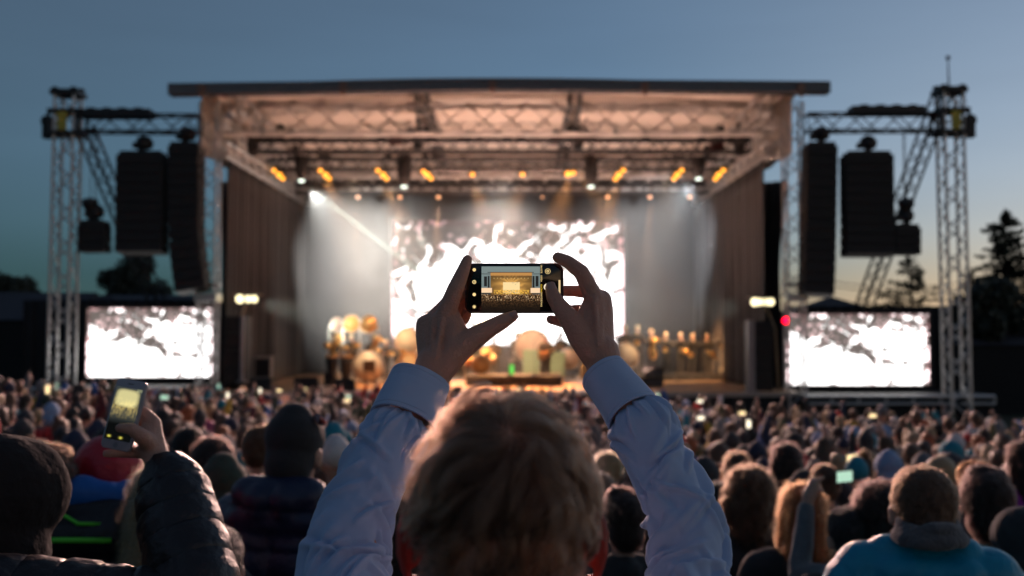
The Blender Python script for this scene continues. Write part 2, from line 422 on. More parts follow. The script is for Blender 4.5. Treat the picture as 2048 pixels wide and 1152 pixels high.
drape((P(1440,0,43.4).x,44.4),(P(1500,0,43).x,43.8), DZ+.01, CAMZ+5.7, 'narrow drape leg behind the white capped band', gD, 5, .1, .2)
drape((P(450,0,38).x,37.6),(P(520,0,38).x,38.6), DZ+.01, CAMZ+5.7, 'narrow drape leg at the front left of the stage', gD, 6, .1, .2)

# ------------------------------------------------------------ hung lighting trusses
def hung_truss(px0, px1, py, y, h, label):
    a = P(px0,py,y); b = P(px1,py,y)
    r = empty('lighting_truss', (a+b)/2); tag(r, label, 'lighting truss', 'black lighting trusses hung under the roof')
    m = MB(); m.truss(a, b, .5, h, .55, .045, .022, up=(0,0,1)); m.build('truss_frame', blackmetal, r)
    m = MB(); rr = random.Random(int(py))
    n = int((b-a).length/.5)
    for i in range(n):   # looms of cable and dimmer boxes lying along the truss
        q = a.lerp(b, (i+.5)/n); s_ = rr.uniform(.12,.26)
        if rr.random() < .75: m.box(q+V(-s_,-.2,h/2-.06), q+V(s_,.2,h/2+rr.uniform(.02,.16)))
    m.tube([a+V(0,.1,h/2+.05)]+[a.lerp(b,t/12)+V(0,.1+.03*math.sin(t*3),h/2+.05) for t in range(1,12)]+[b+V(0,.1,h/2+.05)], .06, 6)
    m.build('cable_loom', rubber, r)
    for t in (.06,.36,.64,.94):
        q = a.lerp(b,t); m = MB(); m.tube([q+V(0,0,h/2), V(q.x,q.y,roof_z(q.x,q.y)-.9)], .02, 5); m.lathe([(.0,0),(.14,.02),(.15,.2),(.15,.42),(.08,.55),(0,.56)], q+V(0,0,h/2+.05), n=10); m.build('chain_hoist', blackmetal, r)
    return r
hung_truss(500, 1500, 293, 36.0, .42, 'black lighting truss highest and nearest the front of the stage roof')
hung_truss(535, 1470, 329, 40.0, .42, 'black lighting truss that carries the row of orange lamps')
hung_truss(560, 1450, 378, 44.2, .36, 'black lighting truss farthest back, above the main video screen')

for i, px in enumerate((506, 836, 1156, 1478)):
    a = P(px, 262 if i in (1,2) else 275, 36.4); r = empty('motor_hoist', a); tag(r, ['dark red and black motor hoist over the left end of the front lighting truss','dark motor hoist left of centre over the front lighting truss','dark motor hoist right of centre over the front lighting truss','dark motor hoist over the right end of the front lighting truss'][i], 'hoist', 'motor hoists above the front truss')
    m = MB(); m.lathe([(0,-.5),(.16,-.48),(.2,-.2),(.26,.0),(.26,.22),(.12,.32),(0,.33)], a+V(0,0,-.2), n=12); m.box(a+V(-.42,-.15,-.12), a+V(.38,.15,.12)); m.build('motor', blackmetal, r)
    m = MB(); m.tube([a+V(0,0,.1), V(a.x,a.y,roof_z(a.x,a.y)-.3)], .07, 6); m.tube([a+V(.1,0,.1), V(a.x+.35,a.y,roof_z(a.x,a.y)-.3)], .03, 5); m.build('chain', chainm, r)
    m = MB(); m.box(a+V(-1.05,-.2,-.5), a+V(-.6,.1,-.18)); m.build('red_box', mat('dark_red_paint', (.10,.02,.02), .6), r)
def lamp_thing(name, loc, label, cat, group): 
    r = empty(name, loc); tag(r, label, cat, group); return r
def spot(name, loc, target, energy, col, angle, blend=.5, size=.12, parent=None):
    l = bpy.data.lights.new(name, 'SPOT'); l.energy = energy; l.color = col; l.spot_size = math.radians(angle); l.spot_blend = blend; l.shadow_soft_size = size
    o = bpy.data.objects.new(name, l); COL.objects.link(o); o.location = loc
    o.rotation_euler = (Vector(target)-Vector(loc)).to_track_quat('-Z','Y').to_euler()
    return o
orange = emi('amber_lens', (1.0,.36,.03), 3.2)
peach = emi('peach_lens', (1.0,.42,.18), 2.2)
whitehot = emi('white_lens', (1.0,.86,.50), 2.6)
PXL = [557, 650, 765, 852, 945, 1045, 1140, 1238, 1355, 1438]
ordw = ['first','second','third','fourth','fifth','sixth','seventh','eighth','ninth','tenth']
for i, px in enumerate(PXL):
    p = P(px, 349, 39.7); r = lamp_thing('stage_lamp', p, f'glowing amber stage lamp, {ordw[i]} from the left in the long front row', 'stage lamp', 'amber lamps along the front truss')
    dirs = ((-.18,.16),(.04,-.03),(.17,-.16)) if px < 800 else (((-.1,.12),(.06,-.02),(.2,-.15)) if px < 900 else (((0,.0),) if px < 1100 else ((.14,.06),(-.08,.02)) if px < 1200 else ((.17,.17),(-.02,-.02),(-.14,-.17))))
    mh = MB(); ml = MB()
    for k, (dx, dz) in enumerate(dirs):
        c = p + V(dx, 0, dz); ax = V(-.05 if px<1000 else .05, -.9, -.45)
        mh.lathe([(0,-.26),(.09,-.25),(.13,-.1),(.14,0.0),(.12,.0),(.0,-.02)], c, ax, 12)
        ml.lathe([(0,.004),(.09 if k != 1 else .12,.005),(.09 if k!=1 else .12,.012),(0,.02)], c, ax, 14)
    hs_ = mh.build('housing', blackmetal, r); ml.build('lens', orange, hs_)
    m = MB(); m.tube([p+V(-.2,.1,0),p+V(-.2,.1,.3),p+V(0,.15,.42),p+V(.2,.1,.3),p+V(.2,.1,0)], .025, 5); m.tube([p+V(0,.15,.42),p+V(0,.15,.62)], .03, 5); m.build('yoke', blackmetal, r)
    tx = p.x*.75 + (2 if px < 1024 else -2)
    if i in (1,2,4,5,6,7): spot('amber_beam', p+V(0,-.2,-.1), (tx, 35.4 + 1.5*(i%3), DZ), 11000, (1,.42,.13), 38, .8)
for i, px in enumerate([640, 716, 800, 877, 1085, 1215, 1300, 1380]):
    p = P(px, 394, 43.9); r = lamp_thing('stage_lamp', p, f'small peach coloured stage lamp, {ordw[i]} from the left in the short rear row', 'stage lamp', 'peach lamps on the rear truss')
    m = MB(); ax = V(0,-.75,-.66); m.lathe([(0,-.3),(.1,-.29),(.14,-.1),(.15,.02),(.13,.02),(.0,-.01)], p, ax, 12); hs_ = m.build('housing', blackmetal, r)
    m = MB(); m.lathe([(0,.004),(.13 if i not in (0,4) else .05,.006),(0,.02)], p, ax, 14); m.build('lens', peach, hs_)
    m = MB(); m.tube([p+V(-.18,.1,0),p+V(-.18,.1,.2),p+V(.18,.1,.2),p+V(.18,.1,0)], .02, 5); m.tube([p+V(0,.1,.2),p+V(0,.1,.34)], .025, 5); m.build('yoke', blackmetal, r)
    if i in (1,2,3,6): spot('peach_beam', p+V(0,-.15,-.1), (p.x*.92-.3, 41.3, DZ), 3000, (1,.55,.30), 13, .7, .08)
# moving heads in tall sleeves
for i, (px, py0, py1) in enumerate(((603,312,362),(808,310,374),(1182,312,374),(1397,314,358))):
    a = P(px,py0,37.5); b = P(px,py1,37.5); r = lamp_thing('moving_light', b, f'tall dark moving stage light, {ordw[i]} from the left of the four hanging below the roof', 'moving light', 'tall moving lights below the roof')
    m = MB(); m.lathe([(0,0),(.13,.05),(.24,.32),(.26,.4),(.26,a.z-b.z-.1),(.2,a.z-b.z),(0,a.z-b.z+.02)], b, n=14); m.build('body', rubber, r, True)
    m = MB(); m.box(a+V(-.3,-.12,-.25), a+V(-.26,.12,.1)); m.box(a+V(.26,-.12,-.25), a+V(.3,.12,.1)); m.box(a+V(-.3,-.12,.1), a+V(.3,.12,.2)); m.tube([a+V(0,0,.2), a+V(0,0,1.0)], .03, 5); m.build('yoke', blackmetal, r)
    m = MB(); m.lathe([(0,-.03),(.11,-.02),(.11,.03),(0,.03)], b, n=14); m.build('lens', emi('beam_lens', (.9,1,.85), 3), r)
spot('white_beam_or_fill', P(611,370,37.4), P(860,560,42), 900000, (.80,1,.80), 2.9, .6, .05)
spot('white_beam_or_fill', P(622,384,38.2), P(725,510,44.5), 24000, (1,.98,.92), 58, 1.0, .1)  # added wide fill brightening the smoke left of the main screen
spot('white_beam_or_fill', P(1382,372,37.4), P(1310,490,44.5), 8500, (.92,.96,1), 56, 1.0, .1)  # added wide fill brightening the smoke right of the main screen
spot('white_beam_or_fill', P(1000,372,41.8), P(1000,450,44.5), 1800, (1,.98,.96), 90, 1.0, .2)  # added fill without a fixture, brightening the smoke above the screen
spot('white_beam_or_fill', P(808,378,37.4), P(840,470,43), 18000, (.86,1,.9), 4.0, .5, .05)
spot('white_beam_or_fill', P(1382,372,37.4), P(1240,640,43), 26000, (.9,1,.9), 3.6, .5, .05)

# ------------------------------------------------------------ video screens
def led_picture(U, Vv, seed, main=False):
    a = np.stack([U*24+seed, Vv*15, U*0+seed], -1); b = a + np.stack([vnoise(a,.7), vnoise(a+7,.7), 0*U], -1)*1.3
    n1 = vnoise(b, 1.0); n2 = vnoise(b*np.array([1.9,2.6,1.]), 1.2)
    d = (U - .42)*.75 + (Vv - .55)*1.0
    band = np.exp(-((d-.02)/.16)**2)*1.0*(Vv > .28) + np.exp(-((Vv-.88)/.16)**2)*.9
    edge = np.clip(1 - np.minimum(np.minimum(U*1.6,(1-U)*1.3), np.minimum(Vv*1.4+.05,(1-Vv)*1.2))/.07, 0, 1)
    h = n1*.65 + n2*.35 - (.34 - .80*band - .42*edge)
    if main: h = n1*.6 + n2*.4 - (.30 - .60*np.exp(-((Vv-.95)/.34)**2) - .25*np.exp(-((U-.12)/.14)**2) - .25*edge)
    k = np.clip(h/.22, 0, 1)[..., None]
    spots = np.clip((vnoise(np.stack([U*60+seed,Vv*34,0*U],-1))-.42)*4, 0, 1)[..., None]*k
    white = np.array([1.0,.985,.97]); dark = np.array([.055,.046,.042])
    c = white*(1-k) + dark*k; c = c + spots*np.array([.30,.2,.2])
    c = c*(1-edge[...,None]*.5*np.array([.3,.75,.7]))
    return c
def led(px0, py0, px1, py1, Y, seed, strength, label, main=False):
    a = P(px0,py1,Y); b = P(px1,py0,Y); Wd = b.x-a.x; H = b.z-a.z
    r = empty('video_screen', V((a.x+b.x)/2, Y, a.z-.3)); tag(r, label, 'video screen', 'big led video screens')
    me = picture_mesh('display', Wd, H, (a.x,Y,a.z), (1,0,0), (0,0,1), lambda U,Vv: led_picture(U,Vv,seed,main), int(Wd*26), int(H*26))
    obj_from('display', me, screen_mat('led_display', strength), r)
    m = MB(); t = .12
    m.box((a.x-t,Y-.02,a.z-t),(a.x-.002,Y+.25,b.z+t)); m.box((b.x+.002,Y-.02,a.z-t),(b.x+t,Y+.25,b.z+t)); m.box((a.x-.002,Y-.02,b.z+.002),(b.x+.002,Y+.25,b.z+t)); m.box((a.x-.002,Y-.02,a.z-t),(b.x+.002,Y+.25,a.z-.002)); m.box((a.x,Y+.03,a.z),(b.x,Y+.2,b.z))
    m.build('frame', rubber, r)
    m = MB()
    for k in range(5):
        x = a.x + Wd*(k+.5)/5; m.truss((x,Y+.5,a.z-.1),(x,Y+.5,b.z), .3,.3,.5,.03,.015,up=(0,1,0))
    m.build('support_frame', blackmetal, r)
    return a, b
led(783,442,1247,690,45.2, 3, 3.4, 'main video screen blown out white at the back of the stage', True)
la, lb = led(172,616,431,754,34.6, 11, 3.4, 'video screen left of the stage showing a white and grey picture')
ra, rb = led(1574,628,1857,770,34.0, 11, 3.4, 'video screen right of the stage showing a white and grey picture')
# platforms the side screens stand on
for (a, b, z, lab) in ((la, lb, la.z-.25, 'low black platform under the left video screen'), (ra, rb, ra.z-.25, 'low black platform under the right video screen, with a bright metal edge')):
    r = empty('screen_platform', V((a.x+b.x)/2, a.y, 0)); tag(r, lab, 'platform', 'platforms under the side video screens')
    x0 = a.x-1.4; x1 = b.x+1.6
    if a.x < 0: x0, x1 = a.x-.9, XL-.92
    else: x0, x1 = XR+.62, b.x+1.5
    m = MB(); m.box((x0, YF-.4, z-.1), (x1, a.y+1.2, z)); m.build('deck', rubber, r)
    m = MB(); m.tube([(x0,YF-.47,z-.05),(x1,YF-.47,z-.05)], .06, 8); m.tube([(x0,YF-.47,z-.28),(x1,YF-.47,z-.28)], .045, 8)
    n = 7
    for k in range(n+1): m.tube([(x0+(x1-x0)*k/n,YF-.47,z-.05),(x0+(x1-x0)*k/n,YF-.47,z-.28)], .04, 6)
    m.build('edge_rail', alu, r)
    m = MB(); m.box((x0+.05, YF-.36, 0), (x1-.05, YF-.30, z-.1)); m.build('skirt', blackcloth, r)
    m = MB()
    for xx in (x0+.1, (x0+x1)/2, x1-.2):
        m.box((xx, a.y+.9, 0), (xx+.1, a.y+1.0, z-.1))
    m.build('leg', blackmetal, r)
    # black masking behind and beside the screen
for (x0,x1,z1,lab) in ((P(60,0,36).x,P(440,0,36).x,P(0,600,36).z,'tall black masking cloth behind the left video screen'),(P(1560,0,36).x,P(1895,0,36).x,P(0,612,36).z,'tall black masking cloth behind the right video screen')):
    m = MB(); nf = int((x1-x0)/.4)
    m.grid(lambda u,v: Vector((x0+(x1-x0)*v, 36+.06*math.sin(2*math.pi*nf*v), z1*u)), 4, nf*6+1)
    o = m.build('masking_cloth', blackcloth, None, True); tag(o, lab, 'masking cloth', 'black masking cloths beside the stage'); md = o.modifiers.new('t','SOLIDIFY'); md.thickness=.02

# ------------------------------------------------------------ PA towers
def pa_tower(side):
    s = -1 if side == 'l' else 1
    Y = 32.4
    if side == 'l': base = P(122,740,Y); top = P(137,190,Y); lab = 'silver lattice tower carrying the loudspeaker arm left of the stage'
    else: base = P(1915,790,Y); top = P(1898,185,Y); lab = 'silver lattice tower with a thin mast on top, right of the stage'
    r = empty('lattice_tower', V(base.x,Y,0)); tag(r, lab, 'lattice tower', 'lattice towers beside the stage')
    m = MB(); m.truss((base.x,Y,.1),(top.x,Y,top.z), .62,.62,.55,.05,.026,up=(0,1,0)); m.build('mast', alu, r)
    m = MB(); m.box((base.x-.9,Y-.9,0),(base.x+.9,Y+.9,.12)); m.tube([(base.x-1.6,Y-.5,.1),(base.x,Y,1.2)],.05,6); m.tube([(base.x+1.6,Y-.5,.1),(base.x,Y,1.2)],.05,6); m.build('base', darkgrey, r)
    t = Vector(top)
    m = MB(); m.box(t+V(-.45,-.4,-.05), t+V(.45,.4,.1)); m.box(t+V(-.5,-.1,.1), t+V(.5,.1,.2)); 
    for dx in (-.3,.3): m.lathe([(0,-.04),(.16,-.04),(.16,.04),(0,.04)], t+V(dx,-.3,.05), (0,1,0), 12)
    m.build('head_block', blackmetal, r)
    arm_a = P(165 if s<0 else 1880, 247 if s<0 else 245, Y); arm_b = P(400 if s<0 else 1612, 249 if s<0 else 246, Y)
    c = Vector((t.x + (base.x-t.x)*.1, Y, arm_a.z))
    m = MB(); m.box(c+V(-.5,-.42,-.42), c+V(.5,.42,-.3)); m.box(c+V(-.5,-.42,.3), c+V(.5,.42,.42))
    for dx in (-.46,.46):
        for dy in (-.38,.38): m.box(c+V(dx-.04,dy-.04,-.3), c+V(dx+.04,dy+.04,.3))
    m.build('sleeve_block', blackmetal, r)
    m = MB(); m.box(c+V(-.14,-.46,-.3), c+V(.16,-.425,.3)); m.build('warning_plate', yellowp, r)
    m = MB(); q = c+V(s*.62,0,.05); m.lathe([(0,-.18),(.2,-.17),(.2,.17),(0,.18)], q, (0,1,0), 12); m.box(q+V(-.16,-.14,-.55), q+V(.16,.14,.02)); m.build('winch', blackmetal, r)
    m = MB(); m.truss(arm_a, arm_b, .5, .56, .6, .04, .022, up=(0,0,1)); m.build('arm', blackmetal, r)
    m = MB(); x0, x1 = (165,305) if s<0 else (1700,1845)
    a = P(x0,228 if s<0 else 222,Y); b = P(x1,228 if s<0 else 222,Y); k = 9
    for i in range(k):
        q = a.lerp(b,(i+.5)/k); m.box(q+V(-.13,-.28,-.14), q+V(.12,.28,.12+.04*(i%2)))
    m.tube([a+V(0,.3,0),b+V(0,.3,0)], .06, 6); m.build('cable_basket', blackmetal, r)
    br_a = P(172 if s<0 else 1884, 262 if s<0 else 190, Y+.2)
    br_b = P(330 if s<0 else 1700, 640 if s<0 else 690, 36.5)
    m = MB(); m.truss(br_a, br_b, .42, .42, .5, .04, .02); m.build('brace', darkgrey, r)
    if s > 0:
        m = MB(); m.tube([t+V(0,0,.15), P(1896,118,Y)], [.035,.02], 6); m.box(P(1896,118,Y)+V(-.05,-.05,-.02), P(1896,118,Y)+V(.05,.05,.1)); m.build('antenna_mast', blackmetal, r)
        m = MB(); m.tube([t+V(.5,0,.1), t+V(.62,0,-.9)], .012, 4); m.build('cable', blackmetal, r)
    m = MB(); m.tube([V(br_b.x,36.5,0), br_b], .08, 6); m.build('brace_foot', darkgrey, r)
    return r
pa_tower('l'); pa_tower('r')

def line_array(pts, n, halfw, label, hoist_w=.28, depth=.7, cab_top=None, group='black loudspeaker columns hung beside the stage'):
    """pts: pixel path of the centre line top->bottom"""
    Y = 32.4
    path = [P(x,y,Y) for x,y in pts]
    L = [0]
    for a, b in zip(path, path[1:]): L.append(L[-1]+(b-a).length)
    def at(s):
        for i in range(len(path)-1):
            if s <= L[i+1]+1e-6: return path[i].lerp(path[i+1], (s-L[i])/(L[i+1]-L[i]))
        return path[-1]
    r = empty('line_array', path[0]); tag(r, label, 'line array', group)
    h = L[-1]/n
    for i in range(n):
        a = at(i*h); b = at((i+1)*h); d = (b-a).normalized(); ang = math.atan2(d.x, -d.z)
        c = (a+b)/2; m = MB(); R = Matrix.Rotation(-ang, 3, 'Y') @ Matrix.Rotation(-.06*max(0,i-n*.55)/n*6, 3, 'X')
        m.box(c+V(-halfw,-.02,-h*.47), c+V(halfw,depth,h*.47), R, c); cab = m.build('speaker_cabinet', rubber, r)
        mg = MB(); mg.box(c+V(-halfw*.93,-.035,-h*.42), c+V(halfw*.93,-.02,h*.42), R, c); mg.build('grille', grille, cab)
    t = path[0]; m = MB(); m.box(t+V(-halfw*.9,.05,.0), t+V(halfw*.9,.15,.12)); m.box(t+V(-halfw*.9,.5,.0), t+V(halfw*.9,.6,.12)); m.box(t+V(-.06,0,.1), t+V(.06,.65,.2)); m.build('rigging_frame', blackmetal, r)
    m = MB(); m.lathe([(0,0),(hoist_w*.55,.03),(hoist_w,.12),(hoist_w,.32),(hoist_w*.5,.45),(0,.46)], t+V(0,.3,.2), (.25,0,1), 12); m.box(t+V(-.3,.15,.25), t+V(.1,.45,.42)); m.build('chain_hoist', blackmetal, r)
    top = cab_top or P(0,262,Y).z
    m = MB(); m.tube([t+V(0,.3,.6), V(t.x,t.y+.3,top)], .018, 5); m.build('chain', chainm, r)
    return r
line_array([(279,308),(276,503)], 10, .76, 'wide black loudspeaker column hung left of the stage, the outer one')
line_array([(366,290),(366,470),(373,530),(380,580)], 14, .50, 'long narrow black loudspeaker column curving at its foot, left of the stage')
line_array([(1645,290),(1643,440),(1641,520),(1638,588)], 14, .50, 'long narrow black loudspeaker column hung right of the stage')
line_array([(1740,308),(1742,508)], 10, .78, 'wide black loudspeaker column hung right of the stage, the outer one')
gS = 'small loudspeaker clusters hung at the outer ends'
line_array([(182,447),(182,503)], 3, .43, 'small black speaker cluster on its own chain, far left by the tower', .24, .6, group=gS)
line_array([(1817,455),(1817,508)], 3, .41, 'small black speaker cluster beside the wide column, far right', .24, .6, group=gS)
for i,(px,py) in enumerate(((180,412),(1812,412))):
    p = P(px,py,32.6); m = MB(); m.lathe([(0,-.5),(.07,-.48),(.09,-.25),(.2,-.08),(.27,.05),(.25,.2),(.1,.26),(0,.27)], p, n=14)
    m.tube([p+V(0,0,-.5), p+V(0,0,-.72)], .02, 5); m.tube([p+V(0,0,.25), V(p.x,p.y,P(0,262,32.6).z)], .012, 4)
    tag(m.build('hoist_hook', blackmetal), ['bulbous black hoist with hook above the far left speaker cluster','bulbous black hoist with hook above the far right speaker cluster'][i], 'hoist', 'hoists with hooks on the tower arms')

# ------------------------------------------------------------ side stacks, flood lamps
def side_stack(px0, px1, py0, py1, Y, label):
    a = P(px0,py1,Y); b = P(px1,py0,Y); r = empty('speaker_stack', V((a.x+b.x)/2,Y,a.z)); tag(r, label, 'speaker stack', 'black speaker stacks at the stage corners')
    n = 4; h = (b.z-a.z)/n
    for i in range(n):
        m = MB(); m.box((a.x,Y,a.z+i*h+.01),(b.x,Y+.8,a.z+(i+1)*h-.01)); cab = m.build('speaker_cabinet', rubber, r)
        m = MB(); m.box((a.x+.05,Y-.02,a.z+i*h+.06),(b.x-.05,Y,a.z+(i+1)*h-.06)); m.build('grille', grille, cab)
    return a, b
side_stack(446,492,632,768,33.8,'black speaker stack at the left front corner of the stage')
side_stack(1500,1545,642,785,33.6,'black speaker stack at the right front corner of the stage')
def post(px, py0, py1, Y, w, label):
    a = P(px,py1,Y); b = P(px,py0,Y); m = MB(); m.box(a+V(-w,-w,0), b+V(w,w,0)); m.box(a+V(-w*2.2,-w*2.2,0), a+V(w*2.2,w*2.2,.05)); tag(m.build('grey_post', mat('post_paint',(.32,.28,.28),.5,.2)), label, 'post', 'pale posts beside the speaker stacks')
post(484,632,765,33.6,.07,'pale upright post on the right side of the left speaker stack')
post(1502,640,785,33.2,.10,'pale upright post on the left side of the right speaker stack')
def floods(pxs, py, Y, label, foot, armto):
    c = P(sum(pxs)/len(pxs), py, Y); r = empty('flood_lamp_bar', foot); tag(r, label, 'flood lamps', 'flood lamp bars at the stage corners')
    m = MB(); m.tube([c+V(-.5,.1,.15), c+V(.5,.1,.15)], .03, 6); m.tube([c+V(0,.1,.15), armto, foot], .045, 8); m.build('stand', mat('stand_paint',(.5,.38,.26),.5,.4), r)
    for k, px in enumerate(pxs):
        p = P(px, py, Y); m = MB(); m.lathe([(0,-.22),(.1,-.2),(.17,-.03),(.18,.02),(.16,.02),(.15,-.01),(0,-.02)], p, (0,-1,-.15), 14); h = m.build('housing', blackmetal, r)
        m = MB(); m.lathe([(0,0),(.15 if k == 0 else .13,.005),(0,.03)], p+V(0,0,0), (0,-1,-.15), 14); m.build('lens', whitehot, h)
floods([480,497,508],598,34.4,'bar of three glaring white flood lamps at the left corner of the stage', P(478,640,34.4)-V(0,0,.3), P(486,625,34.4))
floods([1510,1520,1530,1541],604,34.2,'bar of four glaring white flood lamps at the right corner of the stage', P(1558,790,34.2), P(1550,655,34.2))
spot('flood_beam', P(500,600,34.6), P(700,640,43), 15000, (.96,1,.84), 20, .9, .1)
spot('flood_beam', P(1520,606,34.4), P(1290,640,43), 12000, (.98,1,.84), 24, .9, .1)
p = P(1572,641,33.0); m = MB(); m.lathe([(0,-.1),(.09,-.09),(.12,0),(0,.01)], p, (0,-1,0), 12)
r = lamp_thing('red_lamp', p, 'bright red warning lamp at the left edge of the right video screen', 'warning lamp', None); m.build('housing', blackmetal, r)
m = MB(); m.lathe([(0,.01),(.11,.02),(.08,.07),(0,.09)], p, (0,-1,0), 12); m.build('lens', emi('red_lens',(1,.0,.02),9), r)
m = MB(); m.tube([p+V(0,.06,-.05), p+V(.1,.2,-.6)], .02, 5); m.build('bracket', blackmetal, r)

# added fill spots without fixtures that brighten the band, percussion and crowd
for px_, tx_ in ((700,760),(1000,1040),(1330,1330)): spot('front_fill', P(px_,300,35.6)+V(0,-.3,-.3), P(tx_,712,40.5), 6500, (1,.66,.38), 34, .9, .15)
spot('band_fill', P(1140,330,39.5)+V(0,-1.2,0), P(1382,690,41.5), 14000, (1,.46,.16), 22, .7, .12)
spot('percussion_fill', P(945,330,39.5)+V(0,-1.2,0), P(715,690,41.5), 1500, (1,.42,.12), 28, .7, .12)
spot('audience_fill', P(700,345,36.0), (-6,14,0), 25000, (1,.60,.50), 80, .9, .2)
spot('audience_fill', P(1300,345,36.0), (6,14,0), 25000, (1,.60,.50), 80, .9, .2)
# added fill lamps standing in for floor light bounced up into the roof
for i, px in enumerate((800, 1040, 1270)):
    p = P(px, 0, 36.0); q = V(p.x, 35.6, DZ+.12)
    r = lamp_thing('added_fill_lamp', q, f'added low fill lamp on the stage floor, {ordw[i]} from the left', 'added fill lamp', 'added fill lamps on the stage floor'); m = MB(); m.lathe([(0,-.11),(.2,-.11),(.17,.06),(.15,.06),(.14,.0),(0,-.02)], q, (0,.1,1), 14); m.build('housing', blackmetal, r)
    m = MB(); m.lathe([(0,0),(.13,.005),(0,.02)], q, (0,.1,1), 12); m.build('lens', emi('fill_lens',(1,.7,.5),1.2), r)
    spot('roof_fill', q+V(0,0,.1), (p.x*.95, 37.5, 12), 1900, (1,.60,.46), 120, .9, .1)
# ------------------------------------------------------------ tents and trees behind
def tent(x0, x1, y0, y1, zw, zp, label):
    r = empty('tent', ((x0+x1)/2,(y0+y1)/2,0)); tag(r, label, 'tent', 'dark tents behind the stage')
    cx, cyy = (x0+x1)/2, (y0+y1)/2; m = MB()
    def fn(u, v):   # concave pagoda roof
        a = v*4; k = int(a)%4; f = a-int(a); cs = [(x0,y0),(x1,y0),(x1,y1),(x0,y1)]
        A = cs[k]; B = cs[(k+1)%4]; ex = A[0]+(B[0]-A[0])*f; ey = A[1]+(B[1]-A[1])*f
        return Vector((ex+(cx-ex)*u, ey+(cyy-ey)*u, zw+(zp-zw)*(u**1.5)))
    m.grid(fn, 10, 40, True); m.build('roof', tentm, r, True)
    m = MB(); m.box((x0,y0,0),(x1,y1,zw-.01)); m.build('wall', tentm, r)
def gable(px0, px1, pyr, pye, Y, D, label):
    a = P(px0,pye,Y); b = P(px1,pye,Y); rz = P(0,pyr,Y+D/2).z; x0,x1 = a.x,b.x
    r = empty('tent', ((x0+x1)/2,Y+D/2,0)); tag(r, label, 'tent', 'dark tents behind the stage')
    m = MB(); m.add([(x0,Y,a.z),(x1,Y,a.z),(x1,Y+D,a.z),(x0,Y+D,a.z),(x0,Y+D/2,rz),(x1,Y+D/2,rz)],[(0,1,5,4),(2,3,4,5),(0,4,3),(1,2,5)]); m.build('roof', tentm, r)
    m = MB(); m.box((x0+.1,Y+.1,0),(x1-.1,Y+D-.1,a.z-.02)); m.build('wall', blackcloth, r)
gable(-260, 130, 585, 640, 40, 6, 'long dark tent with a low ridge roof at the far left')
gable(118, 470, 590, 628, 44, 7, 'dark ridge tent between the left tower and the stage')
q0 = P(150,0,40).x; q1 = P(330,0,40).x
tent(q0, q1, 37.4, 41.5, P(0,626,37.4).z, P(0,588,39.5).z, 'small dark pagoda tent with a pointed roof above the left video screen')
q0 = P(1545,0,42).x; q1 = P(1790,0,42).x
tent(q0, q1, 40, 46, P(0,628,40).z, P(0,592,43).z, 'dark tent with a pointed roof behind the right video screen')
gable(1860, 2300, 640, 690, 42, 8, 'long low black marquee at the far right behind the tower')

leafm = mat('dark_needles', (.032,.042,.026), .9, 0, .5, 3)
leafp = mat('hazed_leaves', (.10,.11,.085), .9, 0, .4, 3)  # leaf colour lightened to stand for distance haze
barkm = mat('dark_bark', (.06,.045,.035), .9, 0, .3)
def conifer(px, pyt, pyb, wpx, Y, label, seed, ragged=1.0, dens=1.0):
    rr = np.random.RandomState(seed); base = P(px, pyb, Y); top = P(px, pyt, Y); g = 0.0
    H = top.z - g; R = wpx/2/F*Y
    r = empty('conifer_tree', (base.x,Y,g)); tag(r, label, 'tree', 'conifers on the skyline')
    m = MB(); m.tube([(base.x,Y,g),(base.x+.1,Y,g+H*.5),(base.x,Y,g+H*.97)], [.028*H,.016*H,.003*H], 8)
    ends = []
    z0 = max(.12, 0.1)
    nb = int(95*dens)
    for i in range(nb):
        t = z0 + (1-z0)*(i/nb)**.9; z = g+H*t; a = rr.uniform(0, 2*math.pi)
        L = R*((1-t)**.75)*1.15*(.55+.6*rr.rand()*ragged+.1) + .12
        p0 = Vector((base.x, Y, z)); p1 = p0+Vector((math.cos(a)*L, math.sin(a)*L, L*(-.12+.3*t)))
        m.tube([p0,p1],[.004*H*(1-t)+.012,.008],4,False); ends.append((p0,p1,L))
    m.build('trunk', barkm, r)
    m = MB()
    for p0,p1,L in ends:
        n = int(16+44*L*dens/ max(1,R*.5))
        for k in range(n):
            s = rr.rand()**.6; q = p0.lerp(p1, s); w_ = .34*L*(1.15-s)
            q = q + Vector((rr.randn()*w_*.5, rr.randn()*w_*.5, rr.randn()*w_*.22 - .05))
            sz = rr.uniform(.10,.26)*(Y/60); d = Vector((rr.randn(),rr.randn(),rr.randn()*.5-.2)).normalized(); sd, u = frame_of(d)
            m.add([q-sd*sz*.4, q+d*sz, q+sd*sz*.4, q-d*sz*.6+u*sz*.2],[(0,1,2,3)])
    m.build('crown', leafm, r)
